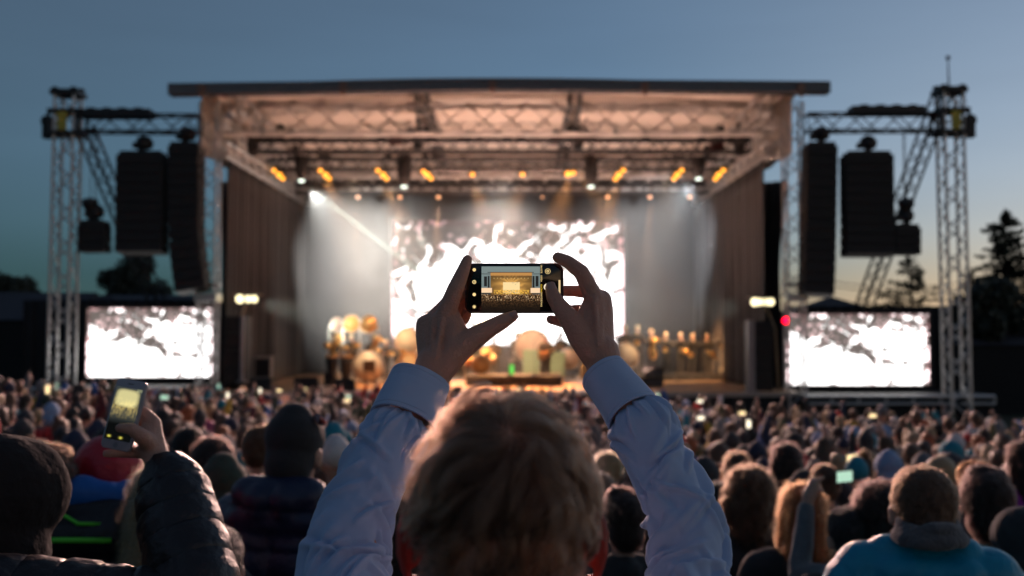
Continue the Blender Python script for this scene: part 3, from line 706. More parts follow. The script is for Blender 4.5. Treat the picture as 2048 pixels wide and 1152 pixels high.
def deciduous(px, pyt, pyb, wpx, Y, label, seed):
    rr = np.random.RandomState(seed); top = P(px,pyt,Y); bz = P(px,pyb,Y).z; x = top.x; H = top.z; R = wpx/2/F*Y
    r = empty('leafy_tree', (x,Y,0)); tag(r, label, 'tree', 'leafy trees on the skyline')
    m = MB(); m.tube([(x,Y,0),(x+.1,Y,H*.45),(x-.1,Y,H*.85)],[.32,.2,.05],8); c = []
    for i in range(26):
        t = rr.uniform(.25,.95); a = rr.uniform(0,6.28); rad = R*math.sin(math.pi*min(1,max(.12,(1-t)*1.05+.08)))**.8*rr.uniform(.5,1)
        z = bz*.7+(H-bz*.7)*t; p = Vector((x+math.cos(a)*rad,Y+math.sin(a)*rad,z)); m.tube([(x,Y,H*.3+.4*z*.6),p],[.07,.02],4,False); c.append((p, R*rr.uniform(.30,.46)))
    c.append((Vector((x,Y,H-.5)), R*.3))
    m.build('trunk', barkm, r); m = MB()
    for p, s in c:
        for k in range(420):
            d = Vector(rr.randn(3)).normalized(); q = p + d*s*rr.rand()**.4; sz = rr.uniform(.1,.22); e = Vector(rr.randn(3)).normalized(); sd,u = frame_of(e)
            m.add([q-sd*sz*.5,q+e*sz,q+sd*sz*.5,q-e*sz],[(0,1,2,3)])
    m.build('crown', leafp, r)
deciduous(272, 515, 640, 130, 62, 'round topped tree showing between the hanging speaker columns on the left', 3)
deciduous(32, 556, 640, 110, 70, 'small dark tree top above the tent roof at the far left edge', 4)
conifer(1822, 512, 690, 190, 58, 'ragged dark spruce between the hanging speakers and the right tower', 5, 1.3, .9)
conifer(2012, 420, 700, 250, 46, 'tall dark spruce at the right edge of the photo', 6, 1.1, 1.9)
conifer(1945, 540, 720, 160, 50, 'lower dark spruce just right of the lattice tower', 7, 1.2, 1.0)
conifer(2085, 500, 720, 230, 48, 'dark spruce cut by the right edge of the photo', 8, 1.1, 1.0)
deciduous(1975, 570, 720, 150, 44, 'dark bushy tree behind the right tower, below the tall spruce', 9)
# far wood that closes the horizon
rr = np.random.RandomState(2); m = MB()
for i in range(26000):
    x = rr.uniform(-170,170); y = rr.uniform(95,130); hh = 3.8+1.6*math.sin(x*.07)+1.1*math.sin(x*.31+1)+.8*math.sin(x*.9); z = rr.uniform(0,max(1,hh))**1.0
    s = rr.uniform(.25,.55); e = Vector(rr.randn(3)).normalized(); sd,u = frame_of(e); q = Vector((x,y,z)); m.add([q-sd*s*.5,q+e*s,q+sd*s*.5,q-e*s],[(0,1,2,3)])
tag(m.build('far_wood', leafm), 'low dark wood closing the horizon behind the festival ground', 'wood', kind='stuff')
# sagging power lines right of the stage
for k, dy in enumerate((0, 10)):
    m = MB(); a = P(1600,552+dy,75); b = P(2060,532+dy,75); pts = [a.lerp(b,t/14) + V(0,0,-1.2*math.sin(math.pi*t/14)) for t in range(15)]; m.tube(pts,.03,4)
    tag(m.build('power_line', blackmetal), ['upper thin power line sagging across the sky behind the right speakers','lower thin power line sagging across the sky behind the right speakers'][k], 'power line')
# long thin evening cloud
def smoke_mat(name, dens, col, nscale=0, lo=.4, hi=.75, aniso=0.0):
    m = bpy.data.materials.new(name); m.use_nodes = True; nt = m.node_tree; nt.nodes.clear()
    v = nt.nodes.new('ShaderNodeVolumePrincipled'); v.inputs['Color'].default_value = tuple(col)+(1,); v.inputs['Density'].default_value = dens; v.inputs['Anisotropy'].default_value = aniso
    o = nt.nodes.new('ShaderNodeOutputMaterial'); nt.links.new(v.outputs[0], o.inputs['Volume'])
    if nscale:
        tc = nt.nodes.new('ShaderNodeTexCoord'); n = nt.nodes.new('ShaderNodeTexNoise'); n.inputs['Scale'].default_value = nscale; n.inputs['Detail'].default_value = 2
        mr = nt.nodes.new('ShaderNodeMapRange'); mr.inputs['From Min'].default_value = lo; mr.inputs['From Max'].default_value = hi; mr.inputs['To Max'].default_value = dens
        nt.links.new(tc.outputs['Object'], n.inputs['Vector']); nt.links.new(n.outputs['Fac'], mr.inputs['Value']); 
        sp_ = nt.nodes.new('ShaderNodeSeparateXYZ'); nt.links.new(tc.outputs['Generated'], sp_.inputs[0]); last = mr.outputs[0]
        for ax_, lo_, hi_ in (('X',0,.26),('X',1,.74),('Z',1,.86)):
            q = nt.nodes.new('ShaderNodeMapRange'); q.interpolation_type = 'SMOOTHSTEP'; q.inputs['From Min'].default_value = lo_; q.inputs['From Max'].default_value = hi_
            if lo_ > hi_: q.inputs['From Min'].default_value = hi_; q.inputs['From Max'].default_value = lo_; q.inputs['To Min'].default_value = 1; q.inputs['To Max'].default_value = 0
            nt.links.new(sp_.outputs[ax_], q.inputs['Value']); mu = nt.nodes.new('ShaderNodeMath'); mu.operation = 'MULTIPLY'; nt.links.new(last, mu.inputs[0]); nt.links.new(q.outputs[0], mu.inputs[1]); last = mu.outputs[0]
        nt.links.new(last, v.inputs['Density'])
    return m
m = MB(); m.box((XL+.75, 42.9, DZ+.02), (XR-.7, 45.0, CAMZ+6.1))
tag(m.build('smoke', smoke_mat('stage_smoke', .15, (.95,.91,.86), .42, .12, .66)), 'pale drifting stage smoke around the main screen', 'smoke', kind='stuff')
m = MB(); m.box((XL+.75, YF+2.8, DZ+.02), (XR-.7, 42.88, CAMZ+6.2))
tag(m.build('thin_smoke', smoke_mat('thin_stage_smoke', .0060, (.95,.95,.95))), 'thin smoke in the front of the stage that shows the light beams', 'smoke', kind='stuff')
# ------------------------------------------------------------ people
def skinm(i): 
    c = [(.50,.30,.22),(.56,.36,.27),(.44,.27,.19),(.36,.22,.15)][i%4]; return mat(f'skin_tone_{i%4}', c, .5, 0, .1, 20, .1, 150, sss=.15)
HAIRC = {'dark brown':(.035,.022,.015),'brown':(.11,.06,.036),'black':(.014,.012,.012),'blond':(.34,.24,.13),'ginger':(.32,.10,.035),'grey':(.28,.27,.26)}
CLOTH = {'black':(.016,.016,.018),'charcoal':(.04,.04,.043),'navy':(.018,.026,.06),'grey':(.16,.16,.165),'dark green':(.03,.05,.03),'brown':(.08,.05,.03),'maroon':(.10,.018,.025),
         'red':(.50,.03,.03),'blue':(.02,.11,.38),'teal':(.01,.22,.30),'yellow':(.50,.33,.03),'white':(.62,.60,.60),'pink':(.5,.12,.22),'purple':(.30,.04,.36),'light blue':(.25,.36,.55),'olive':(.13,.12,.05)}
def hairm(k): return mat('hair_'+k.replace(' ','_'), HAIRC[k], .55, 0, .4, 60, .8, 90)
def clothm(k): return mat('cloth_'+k.replace(' ','_'), CLOTH[k], .8, 0, .25, 14, .5, 30, sheen=.15)

def skeleton(pose='stand', head='short', coat=.02, legs=True, slim=1.0, tall=1.78):
    """rounded cones of a standing figure facing +Y, feet at z=0"""
    k = tall/1.78; C = []
    def c(a, ra, b, rb, tag, fl=None): C.append((V(*a)*k, ra*k, V(*b)*k, rb*k, fl, tag))
    c((0,.0,1.615),.068,(0,.035,1.57),.045,'skin'); c((0,-.005,1.685),.083,(0,.02,1.67),.078,'skin'); c((0,.105,1.655),.013,(0,.118,1.64),.014,'skin')
    c((0,-.015,1.47),.056,(0,0,1.59),.052,'skin')
    for s in ((-1,1) if head != 'hood' else ()): c((s*.082,.0,1.66),.018,(s*.086,-.008,1.63),.014,'skin')
    r = coat
    c((-.15,-.01,1.405),.068+r,(.15,-.01,1.405),.068+r,'top'); c((-.06,-.01,1.45),.06+r*.6,(.06,-.01,1.45),.06+r*.6,'top')
    for s in (-1,1):
        c((s*.085*slim,0,1.32),.115+r,(s*.075*slim,0,1.08),.105+r,'top'); c((s*.075*slim,0,1.1),.105+r,(s*.08,0,.90),.118+r,'top')
        if legs:
            c((s*.09,0,.86),.095,(s*.10,.01,.5),.068,'legs'); c((s*.10,.01,.5),.066,(s*.105,-.02,.1),.048,'legs'); c((s*.105,-.02,.05),.045,(s*.12,.14,.035),.038,'legs')
    def arm(s, el, wr, fist=False):
        sh = (s*.195,-.01,1.40)
        c(sh,.058+r,el,.046+r,'top'); c(el,.046+r,wr,.034+r*.8,'top')
        d = (Vector(wr)-Vector(el)).normalized(); w = Vector(wr)
        c(wr,.027,tuple(w+d*.04),.026,'skin'); c(tuple(w+d*.04),.038,tuple(w+d*.10),.036,'skin',((1,0,0),.75)); 
        for q in (-1.2,-.4,.4,1.2): c(tuple(w+d*.10+V(q*.018,0,0)),.011,tuple(w+d*(.17-.01*abs(q))+V(q*.02,.01,0)),.008,'skin')
        c(tuple(w+d*.05+V(-s*.03,0,0)),.012,tuple(w+d*.11+V(-s*.055,.01,0)),.009,'skin')
        return w + d*.13
    grip = None
    D = {-1:((-.26,-.03,1.13),(-.25,.09,.89)), 1:((.26,-.03,1.13),(.25,.09,.89))}
    if pose == 'stand': arm(-1,*D[-1]); arm(1,*D[1])
    elif pose == 'phone_right': arm(-1,*D[-1]); grip = arm(1,(.27,.14,1.42),(.17,.28,1.62))
    elif pose == 'phone_both': a_ = arm(-1,(-.26,.16,1.45),(-.085,.27,1.66)); b_ = arm(1,(.26,.16,1.45),(.085,.27,1.66)); grip = (a_+b_)/2
    elif pose == 'hands_up': arm(-1,(-.33,.04,1.62),(-.27,.10,1.86)); arm(1,(.33,.04,1.62),(.26,.08,1.87))
    elif pose == 'one_up': arm(-1,*D[-1]); arm(1,(.30,.06,1.60),(.33,.12,1.84))
    elif pose == 'clap': arm(-1,(-.27,.08,1.2),(-.05,.26,1.38)); arm(1,(.27,.08,1.2),(.05,.26,1.36))
    elif pose == 'hold': arm(-1,(-.28,.04,1.15),(-.10,.24,1.18)); arm(1,(.28,.04,1.15),(.12,.26,1.08))
    elif pose == 'brass': arm(-1,(-.29,.12,1.24),(-.06,.25,1.45)); arm(1,(.29,.14,1.26),(.05,.30,1.47))
    h = 'hair'
    if head == 'short': c((0,-.02,1.70),.090,(0,.015,1.705),.086,h); c((0,-.04,1.64),.074,(0,-.03,1.69),.085,h)
    elif head == 'tousled':
        c((0,-.02,1.705),.094,(0,.02,1.715),.088,h); c((0,-.045,1.62),.074,(0,-.03,1.69),.085,h); c((.04,.02,1.77),.04,(-.02,.03,1.775),.045,h)
    elif head == 'long':
        c((0,-.015,1.70),.095,(0,.01,1.70),.092,h); c((0,-.05,1.66),.088,(0,-.075,1.50),.082,h); c((-.045,-.07,1.5),.06,(-.04,-.10,1.34),.04,h); c((.045,-.07,1.5),.06,(.04,-.10,1.33),.04,h)
        c((-.075,0,1.65),.035,(-.085,-.02,1.48),.035,h); c((.075,0,1.65),.035,(.085,-.02,1.48),.035,h)
    elif head == 'curly':
        c((0,-.02,1.69),.118,(0,.0,1.70),.112,h); c((0,-.05,1.62),.105,(0,-.06,1.50),.09,h)
        for a in range(7): c((.11*math.cos(a),-.03+.05*math.sin(a*2),1.62+.09*math.sin(a)),.035,(.10*math.cos(a+.5),-.06,1.58+.09*math.sin(a+.5)),.03,h)
    elif head == 'bun': c((0,-.02,1.70),.090,(0,.015,1.70),.086,h); c((0,-.04,1.64),.072,(0,-.03,1.69),.083,h); c((0,-.07,1.79),.036,(0,-.08,1.80),.036,h)
    elif head == 'ponytail': c((0,-.02,1.70),.090,(0,.015,1.70),.086,h); c((0,-.10,1.71),.03,(0,-.14,1.62),.034,h); c((0,-.14,1.62),.034,(0,-.12,1.46),.016,h)
    elif head in ('beanie','cap'):
        c((0,-.015,1.715),.096,(0,.015,1.71),.092,h); c((0,-.02,1.75),.07,(0,-.01,1.765),.065,h)
        if head == 'beanie': c((0,-.045,1.63),.080,(0,-.02,1.67),.086,h)
        if head == 'cap': c((0,.07,1.70),.06,(0,.15,1.695),.05,h,((0,0,1),.25))
    elif head == 'hood': c((0,-.02,1.69),.112,(0,.0,1.69),.108,'top'); c((0,-.04,1.60),.10,(0,-.05,1.48),.10,'top')
    elif head == 'band_cap':
        c((0,-.01,1.76),.098,(0,-.005,1.775),.10,h,((0,0,1),.6)); c((0,-.02,1.66),.078,(0,-.02,1.69),.08,'hair2'); c((0,.07,1.735),.05,(0,.11,1.725),.045,'hair2',((0,0,1),.2))
    if head not in ('hood',): c((0,-.075,1.455),.045+r*.5,(0,-.02,1.47),.06+r*.4,'top')
    return C, grip
BASES = {}
def base_person(pose, head, voxel=.021, coat=.02):
    k = (pose, head, voxel, coat)
    if k in BASES: return BASES[k]
    C, grip = skeleton(pose, head, coat)
    me = organic('person', C, voxel, 1)
    tag_faces(me, C, [skinm(0), hairm('brown'), clothm('black'), clothm('charcoal'), hairm('dark brown')], ['skin','hair','top','legs','hair2'])
    BASES[k] = (me, grip); return BASES[k]

def put_person(pose, head, x, y, z, rz, tall, skin, hair, top, legs, label, group, name='person', voxel=.021, coat=.02, hair2=None):
    me, grip = base_person(pose, head, voxel, coat)
    o = bpy.data.objects.new(name, me); COL.objects.link(o); o.location = (x,y,z); o.rotation_euler.z = rz; o.scale = (tall/1.78,)*3
    for i, mm in enumerate((skin, hair, top, legs, hair2 or hair)):
        o.material_slots[i].link = 'OBJECT'; o.material_slots[i].material = mm
    tag(o, label, 'person', group)
    g = None
    if grip is not None: g = Matrix.Translation((x,y,z)) @ Matrix.Rotation(rz,4,'Z') @ Matrix.Scale(tall/1.78,4) @ grip
    return o, g

# ---- band and percussion on the stage
gB = 'musicians in a row on the right of the stage'
uni = clothm('black'); capm = mat('band_cap_cream', (.72,.60,.42), .7); shirtc = mat('uniform_gold', (.45,.25,.10), .6)
def bell_axis(r_, org, ax, prof, n=16): m = MB(); m.lathe(prof, org, ax, n); return m
def horn(px, py, Y, kind, label, tilt=0.0):
    c = P(px,py,Y); m = MB()
    if kind == 'tuba':
        m.lathe([(.03,-.55),(.05,-.3),(.08,-.05),(.13,.15),(.24,.32),(.235,.32),(.1,.15),(0,.0)], c, (.3+tilt,-.35,.9), 16)
        m.tube([c+V(math.cos(a)*.16,0,-.3+math.sin(a)*.24) for a in np.linspace(0,6.28,14)], .04, 8)
    elif kind == 'trombone':
        d = V(.3+tilt,-.8,-.25).normalized(); m.lathe([(0,0),(.02,.0),(.03,.15),(.11,.32),(.105,.32),(0,.2)], c, d, 14)
        m.tube([c, c-d*.25, c-d*.27+V(0,0,-.07), c+V(0,0,-.08), c+d*.65+V(0,0,-.08), c+d*.67+V(0,0,-.15), c-d*.1+V(0,0,-.15)], .013, 6)
    else:
        d = V(tilt,-.95,-.15).normalized(); m.lathe([(0,0),(.012,.0),(.018,.12),(.115,.27),(.11,.27),(0,.16)], c-d*.08, d, 14); m.tube([c-d*.3,c], .012, 6)
        m.tube([c-d*.1, c-d*.12+V(0,0,-.09), c+d*.08+V(0,0,-.09), c+d*.1], .014, 6); 
        for k in (-.03,0,.03): m.tube([c+d*k+V(0,0,.02), c+d*k+V(0,0,-.1)], .012, 6)
    tag(m.build('brass_horn', brass, None, True), label, 'horn', 'brass horns of the band')
row = [(1250,655,41.5,'hold'),(1275,660,42.2,'brass'),(1303,668,42,'brass'),(1332,674,42,'brass'),(1361,674,42,'brass'),(1385,684,41.4,'brass'),(1415,679,42,'brass'),(1448,668,41.5,'brass'),(1474,672,42.2,'brass'),(1486,684,41.2,'hold'),(1496,672,42,'brass')]
nm = ['first','second','third','fourth','fifth','sixth','seventh','eighth','ninth','tenth','eleventh']
ris = tag(empty('band_riser', P(1375,745,41.5)), 'low black riser under the row of white capped musicians', 'riser')
zr = DZ+.22; m = MB(); m.box((P(1240,0,41).x, 40.6, DZ+.001), (P(1505,0,41).x, 43.2, zr)); m.build('platform', rubber, ris)
m = MB(); 
for k in range(9):
    x = P(1245+k*32,0,41).x; m.box((x-.03,40.56,DZ+.001),(x+.03,40.598,zr))
m.build('frame', darkgrey, ris)
for i,(px,py,Y,po) in enumerate(row):
    p = P(px,py-8,Y); tall = min(1.98,max(1.65,p.z - zr - .03)); put_person(po,'band_cap',p.x,Y,zr,math.pi+random.uniform(-.3,.3),tall,skinm(1),capm,uni,uni,f'person in dark uniform and cream cap, {nm[i]} from the left in the band row',gB,hair2=hairm('dark brown'))
    k = ['trumpet','trumpet','tuba','trumpet','trombone','trumpet','trombone','trumpet','tuba','trumpet','trombone'][i]
    horn(px+(-4 if i%2 else 3), py+24 if po=='brass' else py+44, Y-.42, k, f'gold {k} held by the {nm[i]} capped musician from the left', .2*math.sin(i*2.1))
gP = 'percussionists left of the main screen'
for i,(px,py,Y) in enumerate(((668,668,42.6),(703,672,42),(744,672,42.4),(772,690,41.5),(795,700,41.8))):
    p = P(px,py,Y); tall = min(1.9,max(1.6,p.z-DZ)); put_person(['clap','hold'][i%2],'band_cap' if i%2 else 'short',p.x,Y,DZ+.001,math.pi+random.uniform(-.4,.4),tall,skinm(0),capm if i%2 else hairm('brown'),uni,uni,f'person in dark clothes among the drums, {nm[i]} of five from the left',gP)
    horn(px+6,py+16,Y-.45,['tuba','trumpet'][i%2],f'small gold instrument held by the {nm[i]} percussion side musician', .3)
# centre musicians
C3 = [(1092,668,38.0,'hold','grey','black','short','person playing a guitar right of centre stage in dark clothes'),
      (1034,668,42.5,'clap','grey','charcoal','beanie','person in dark clothes behind the drums at centre stage'),
      (988,674,41.5,'hold','brown','brown','tousled','person in brown standing behind the orange drum kit'),
      (957,634,44.2,'hands_up','blond','olive','short','person with light hair highest on the stage before the screen'),
      (1122,664,43.0,'hold','black','charcoal','cap','person in grey behind the green amplifiers'),
      (1217,690,41.0,'hold','brown','light blue','short','person in pale clothes beside the big cream drum'),
      (480,662,34.9,'stand','brown','charcoal','short','person half hidden behind the left speaker stack')]
for px,py,Y,po,hc,tc,hd,lab in C3:
    p = P(px,py,Y); hz = HAIRC.get(hc); tall = 1.8; z0 = max(DZ+.001,p.z-1.85); 
    if z0 > DZ+.05:
        rr_ = empty('small_riser', V(p.x,Y,DZ)); tag(rr_, 'small black riser under the ' + lab, 'riser'); m = MB(); m.box((p.x-.6,Y-.5,z0-.06),(p.x+.6,Y+.5,z0-.001)); m.build('platform', rubber, rr_)
        m = MB()
        for sx in (-.55,.5):
            for sy in (-.45,.4): m.box((p.x+sx,Y+sy,DZ+.001),(p.x+sx+.05,Y+sy+.05,z0-.06))
        m.build('leg', blackmetal, rr_)
    else: tall = p.z-DZ
    put_person(po,hd,p.x,Y,z0,math.pi+random.uniform(-.3,.3),min(1.95,max(1.6,tall)),skinm(0),hairm(hc) if hc in HAIRC else clothm(hc),clothm(tc),clothm('black'),lab,'musicians at centre stage')
# guitar
def guitar(px,py,Y):
    c = P(px,py,Y); r = empty('electric_guitar', c); tag(r,'warm brown electric guitar slung across the musician right of centre','guitar')
    m = MB(); m.lathe([(0,-.03),(.15,-.03),(.16,0),(.15,.03),(0,.03)], c, (0,1,0), 18); m.lathe([(0,-.028),(.12,-.028),(.125,0),(.12,.028),(0,.028)], c+V(.15,0,.07), (0,1,0), 16); m.build('body', mat('guitar_wood',(.5,.2,.05),.3,0,.3), r, True)
    m = MB(); R = Matrix.Rotation(-.5,3,'Y'); m.box(c+V(.2,-.045,.1), c+V(.85,-.02,.15), R, c+V(.2,0,.12)); m.build('neck', mat('maple',(.6,.4,.2),.4), r)
guitar(1084,712,37.7)
def drum(px, py, Y, rad, dep, axis, label, shell, headm, stand=True, rim=None, floor=None):
    c = P(px,py,Y); ax = V(*axis).normalized(); r = empty('drum', c); tag(r, label, 'drum', 'drums and gongs on the stage')
    m = MB(); m.lathe([(0,0),(rad*.97,0),(rad,.02),(rad,dep),(rad*.97,dep+.01),(0,dep+.01)], c, -ax, 28); m.build('shell', shell, r, False)
    m = MB(); m.lathe([(0,.004),(rad*.93,.004),(rad*.93,.012),(0,.03)], c, ax, 28); m.build('drumhead', headm, r, True)
    m = MB(); s,u = frame_of(ax); m.tube([c+(s*math.cos(a)+u*math.sin(a))*rad*1.01+ax*.012 for a in np.linspace(0,2*math.pi,30)], .02, 6, False); m.build('rim', rim or alu, r)
    if stand:
        z0 = floor or DZ; m = MB()
        for s_ in (-1,1): m.tube([c-ax*dep*.5+V(s_*rad,0,0), V(c.x+s_*rad*1.1, c.y+dep*.5, z0+.002)], .02, 6)
        m.tube([V(c.x-rad*1.1,c.y+dep*.5,z0+.03), V(c.x+rad*1.1,c.y+dep*.5,z0+.03)], .02, 6); m.build('stand', alu, r)
cream = mat('drumhead_cream', (.78,.66,.50), .5, 0, .08, 4); orangeh = mat('drumhead_orange', (.62,.30,.09), .45, 0, .15, 4); bronze = mat('gong_bronze', (.70,.38,.14), .35, .7, .25, 5); redwood = mat('orange_lacquer', (.60,.20,.04), .3, 0, .15); pinkh = mat('drumhead_rose', (.62,.45,.38), .5)
drum(673,650,41.9,.30,.03,(.75,-1,0),'pale narrow gong turned sideways, leftmost of the three high gongs', bronze, pinkh)
drum(703,648,41.9,.36,.04,(.1,-1,0),'golden gong with a plain face, middle of the three high gongs', bronze, orangeh)
drum(738,649,41.9,.38,.04,(-.1,-1,0),'golden gong with darker centre, rightmost of the three high gongs', bronze, bronze)
drum(736,734,38.5,.60,.45,(0,-1,.02),'big cream faced bass drum standing behind a small chair', blackmetal, cream)
drum(817,682,41.5,.56,.5,(.1,-1,.0),'large cream drum raised high beside the main screen', redwood, cream)
drum(962,730,37.5,.36,.42,(0,-1,0),'orange bass drum of the kit at centre stage', redwood, orangeh)
drum(1064,694,41.6,.74,.5,(0,-1,.0),'very large rose coloured drum behind the green amplifiers', blackmetal, pinkh)
drum(1252,713,39,.52,.45,(.2,-1,.1),'large cream bass drum left of the capped band', redwood, cream)
drum(1140,718,40.5,.42,.4,(.2,-1,0),'medium rose drum right of the green amplifiers', redwood, pinkh)
for i,(px,py) in enumerate(((938,718),(982,714),(972,703))):
    drum(px,py,37.9,.16,.22,(0,-.6,.8),['small orange tom on the left of the drum kit','small orange tom on the right of the drum kit','small orange tom in the middle of the drum kit'][i],redwood,orangeh)
for i,px in enumerate((664,692)):
    c = P(px,711,38.5); r = empty('conga_drum', V(c.x,c.y,DZ)); tag(r, ['tall black conga drum with gold rim, the left one of two','tall black conga drum with gold rim, the right one of two'][i], 'drum', 'drums and gongs on the stage')
    m = MB(); h = c.z-DZ; m.lathe([(0,.01),(.15,.01),(.17,h*.3),(.23,h*.7),(.24,h-.08),(0,h-.08)], V(c.x,c.y,DZ), n=20); m.build('shell', blackmetal, r, True)
    m = MB(); m.lathe([(.0,h-.08),(.26,h-.08),(.26,h),(.2,h+.015),(0,h+.015)], V(c.x,c.y,DZ), n=20); m.build('rim', bronze, r)
for i,(px,py,rr_) in enumerate(((655,690,.2),(675,684,.16),(690,694,.15),(716,690,.14),(756,700,.14),(784,708,.13))):
    c = P(px,py,40.5); r = empty('cymbal_stand', V(c.x,c.y,DZ)); tag(r, f'gold cymbal on a stand in the percussion corner, {nm[i]} of six from the left', 'cymbal', 'cymbals in the percussion corner')
    m = MB(); m.lathe([(0,.0),(rr_,-.01),(rr_,.0),(.04,.03),(.03,.05),(0,.05)], c, (.1*math.sin(i),-.5,.85), 20); m.build('cymbal', brass, r, True)
    m = MB(); m.tube([c, V(c.x,c.y+.05,DZ+.4)], .014, 6)
    for a in (0,2.1,4.2): m.tube([V(c.x,c.y+.05,DZ+.4), V(c.x+.28*math.cos(a),c.y+.05+.28*math.sin(a),DZ+.005)], .012, 5)
    m.build('stand', alu, r)
# amps, cabinets, cases, monitors
def amp(px0,px1,py0,py1,Y,label,bodym,gm,dep=.4,group=None,cat='amplifier',name='amplifier'):
    a = P(px0,py1,Y); b = P(px1,py0,Y); z0 = a.z; 
    if z0 < DZ+.12: z0 = DZ+.001
    r = empty(name, V((a.x+b.x)/2,Y,z0)); tag(r,label,cat,group)
    m = MB(); m.box((a.x,Y,z0),(b.x,Y+dep,b.z)); m.box((a.x,Y-.03,z0),(b.x,Y,z0+.05)); m.box((a.x,Y-.03,b.z-.1),(b.x,Y,b.z)); m.box((a.x,Y-.03,z0+.05),(a.x+.05,Y,b.z-.1)); m.box((b.x-.05,Y-.03,z0+.05),(b.x,Y,b.z-.1)); m.build('cabinet', bodym, r)
    m = MB(); m.box((a.x+.05,Y-.015,z0+.05),(b.x-.05,Y-.002,b.z-.1)); m.build('grille', gm, r)
    return r
greenc = mat('amp_green', (.30,.42,.28), .6); blackb = rubber; tweed = mat('amp_tweed', (.55,.42,.22), .8)
zris = DZ+.42
amp(1046,1078,700,752,40,'pale green amplifier cabinet behind the guitarist, the left one',greenc,greenc,group='pale green amplifiers')
amp(1097,1130,703,752,40,'pale green amplifier cabinet behind the guitarist, the right one',greenc,greenc,group='pale green amplifiers')
amp(806,832,705,762,40,'orange wooden cabinet under the raised cream drum',mat('orange_wood',(.5,.26,.09),.4),tweed,name='wooden_cabinet',cat='cabinet')
amp(1016,1030,724,752,38,'small cabinet with a bright green front at centre stage',blackb,emi('green_lamp',(.1,1,.12),.9),name='lamp_box',cat='lamp')
amp(1163,1180,728,758,37.6,'narrow yellow cabinet on the right of the black riser',tweed,tweed,name='yellow_cabinet',cat='cabinet')
amp(1182,1200,730,762,38.6,'low brown cabinet left of the cream bass drum',redwood,tweed,name='brown_cabinet',cat='cabinet')
amp(1288,1327,735,752,36.2,'black flight case with pale edges, upper one of a stack on the right',blackb,darkgrey,name='flight_case',cat='case',group='stacked flight cases')
amp(1288,1327,754,790,36.2,'black flight case with pale edges, lower one of a stack on the right',blackb,darkgrey,name='flight_case',cat='case',group='stacked flight cases')
amp(508,542,712,756,35.4,'grey wire rack at the left front corner of the stage',mat('rack_grey',(.3,.27,.25),.6),grille,name='equipment_rack',cat='rack')
amp(648,668,745,768,37,'low dark box at the feet of the congas',rubber,grille,name='equipment_box',cat='box')
a = P(930,770,36.4); b = P(1126,752,36.4)
r = tag(empty('stage_riser', V((a.x+b.x)/2,36.6,DZ)), 'long low black riser at the front centre of the stage', 'riser'); m = MB(); m.box((a.x,36.4,b.z-.12),(b.x,39.2,b.z)); m.build('platform', rubber, r)
m = MB(); m.box((a.x+.03,36.43,DZ+.001),(b.x-.03,36.47,b.z-.12)); m.build('skirt', blackcloth, r)
def wedge(px,py,Y,w,label,turn=0):
    c = P(px,py,Y); c.z = DZ+.002; r = empty('monitor_wedge', c); tag(r,label,'monitor speaker','floor monitor speakers along the stage edge'); h = .42; R = Matrix.Rotation(turn,3,'Z')
    vs = [(-w,-.05,0),(w,-.05,0),(w,.5,0),(-w,.5,0),(-w,.0,h),(w,.0,h),(w,.3,h*.3),(-w,.3,h*.3)]
    vs = [c + R@V(*q) for q in vs]; m = MB(); m.add(vs,[(3,2,1,0),(0,1,5,4),(4,5,6,7),(2,3,7,6),(1,2,6,5),(0,4,7,3)]); m.build('cabinet', rubber, r)
    m = MB(); g = [c+R@V(*q) for q in ((-w*.9,.03,h*.93),(w*.9,.03,h*.93),(w*.9,.27,h*.42),(-w*.9,.27,h*.42))]; n = V(0,.02,.02); m.add([q+n for q in g],[(0,1,2,3)]); m.add([c+R@V(*q) for q in ((-w*.85,-.055,.05),(w*.85,-.055,.05),(w*.85,-.01,h*.9),(-w*.85,-.01,h*.9))],[(0,1,2,3)]); m.build('grille', grille, r)
wedge(612,768,34.6,.42,'black floor monitor wedge at the left front of the stage, facing in'); wedge(520,780,33.5,.36,'black floor monitor wedge at the far left stage corner'); wedge(690,780,33.5,.32,'black floor monitor wedge left of the big bass drum'); wedge(1270,782,33.6,.36,'black floor monitor wedge right of centre at the stage edge'); wedge(880,782,33.5,.34,'black floor monitor wedge behind the man\'s left wrist')
# chair by the bass drum
c = P(740,752,37.2); c.z = DZ+.002; r = tag(empty('chair', c), 'small dark wooden chair in front of the big bass drum', 'chair'); chm = mat('chair_wood',(.12,.07,.03),.5)
m = MB(); m.box(c+V(-.22,-.2,.43), c+V(.22,.2,.47)); m.build('seat', chm, r); m = MB(); m.box(c+V(-.22,-.22,.5), c+V(.22,-.19,.92)); m.build('backrest', chm, r)
for sx in (-.2,.17):
    for sy in (-.19,.16): m = MB(); m.box(c+V(sx,sy,0), c+V(sx+.03,sy+.03,.43)); m.build('leg', chm, r)
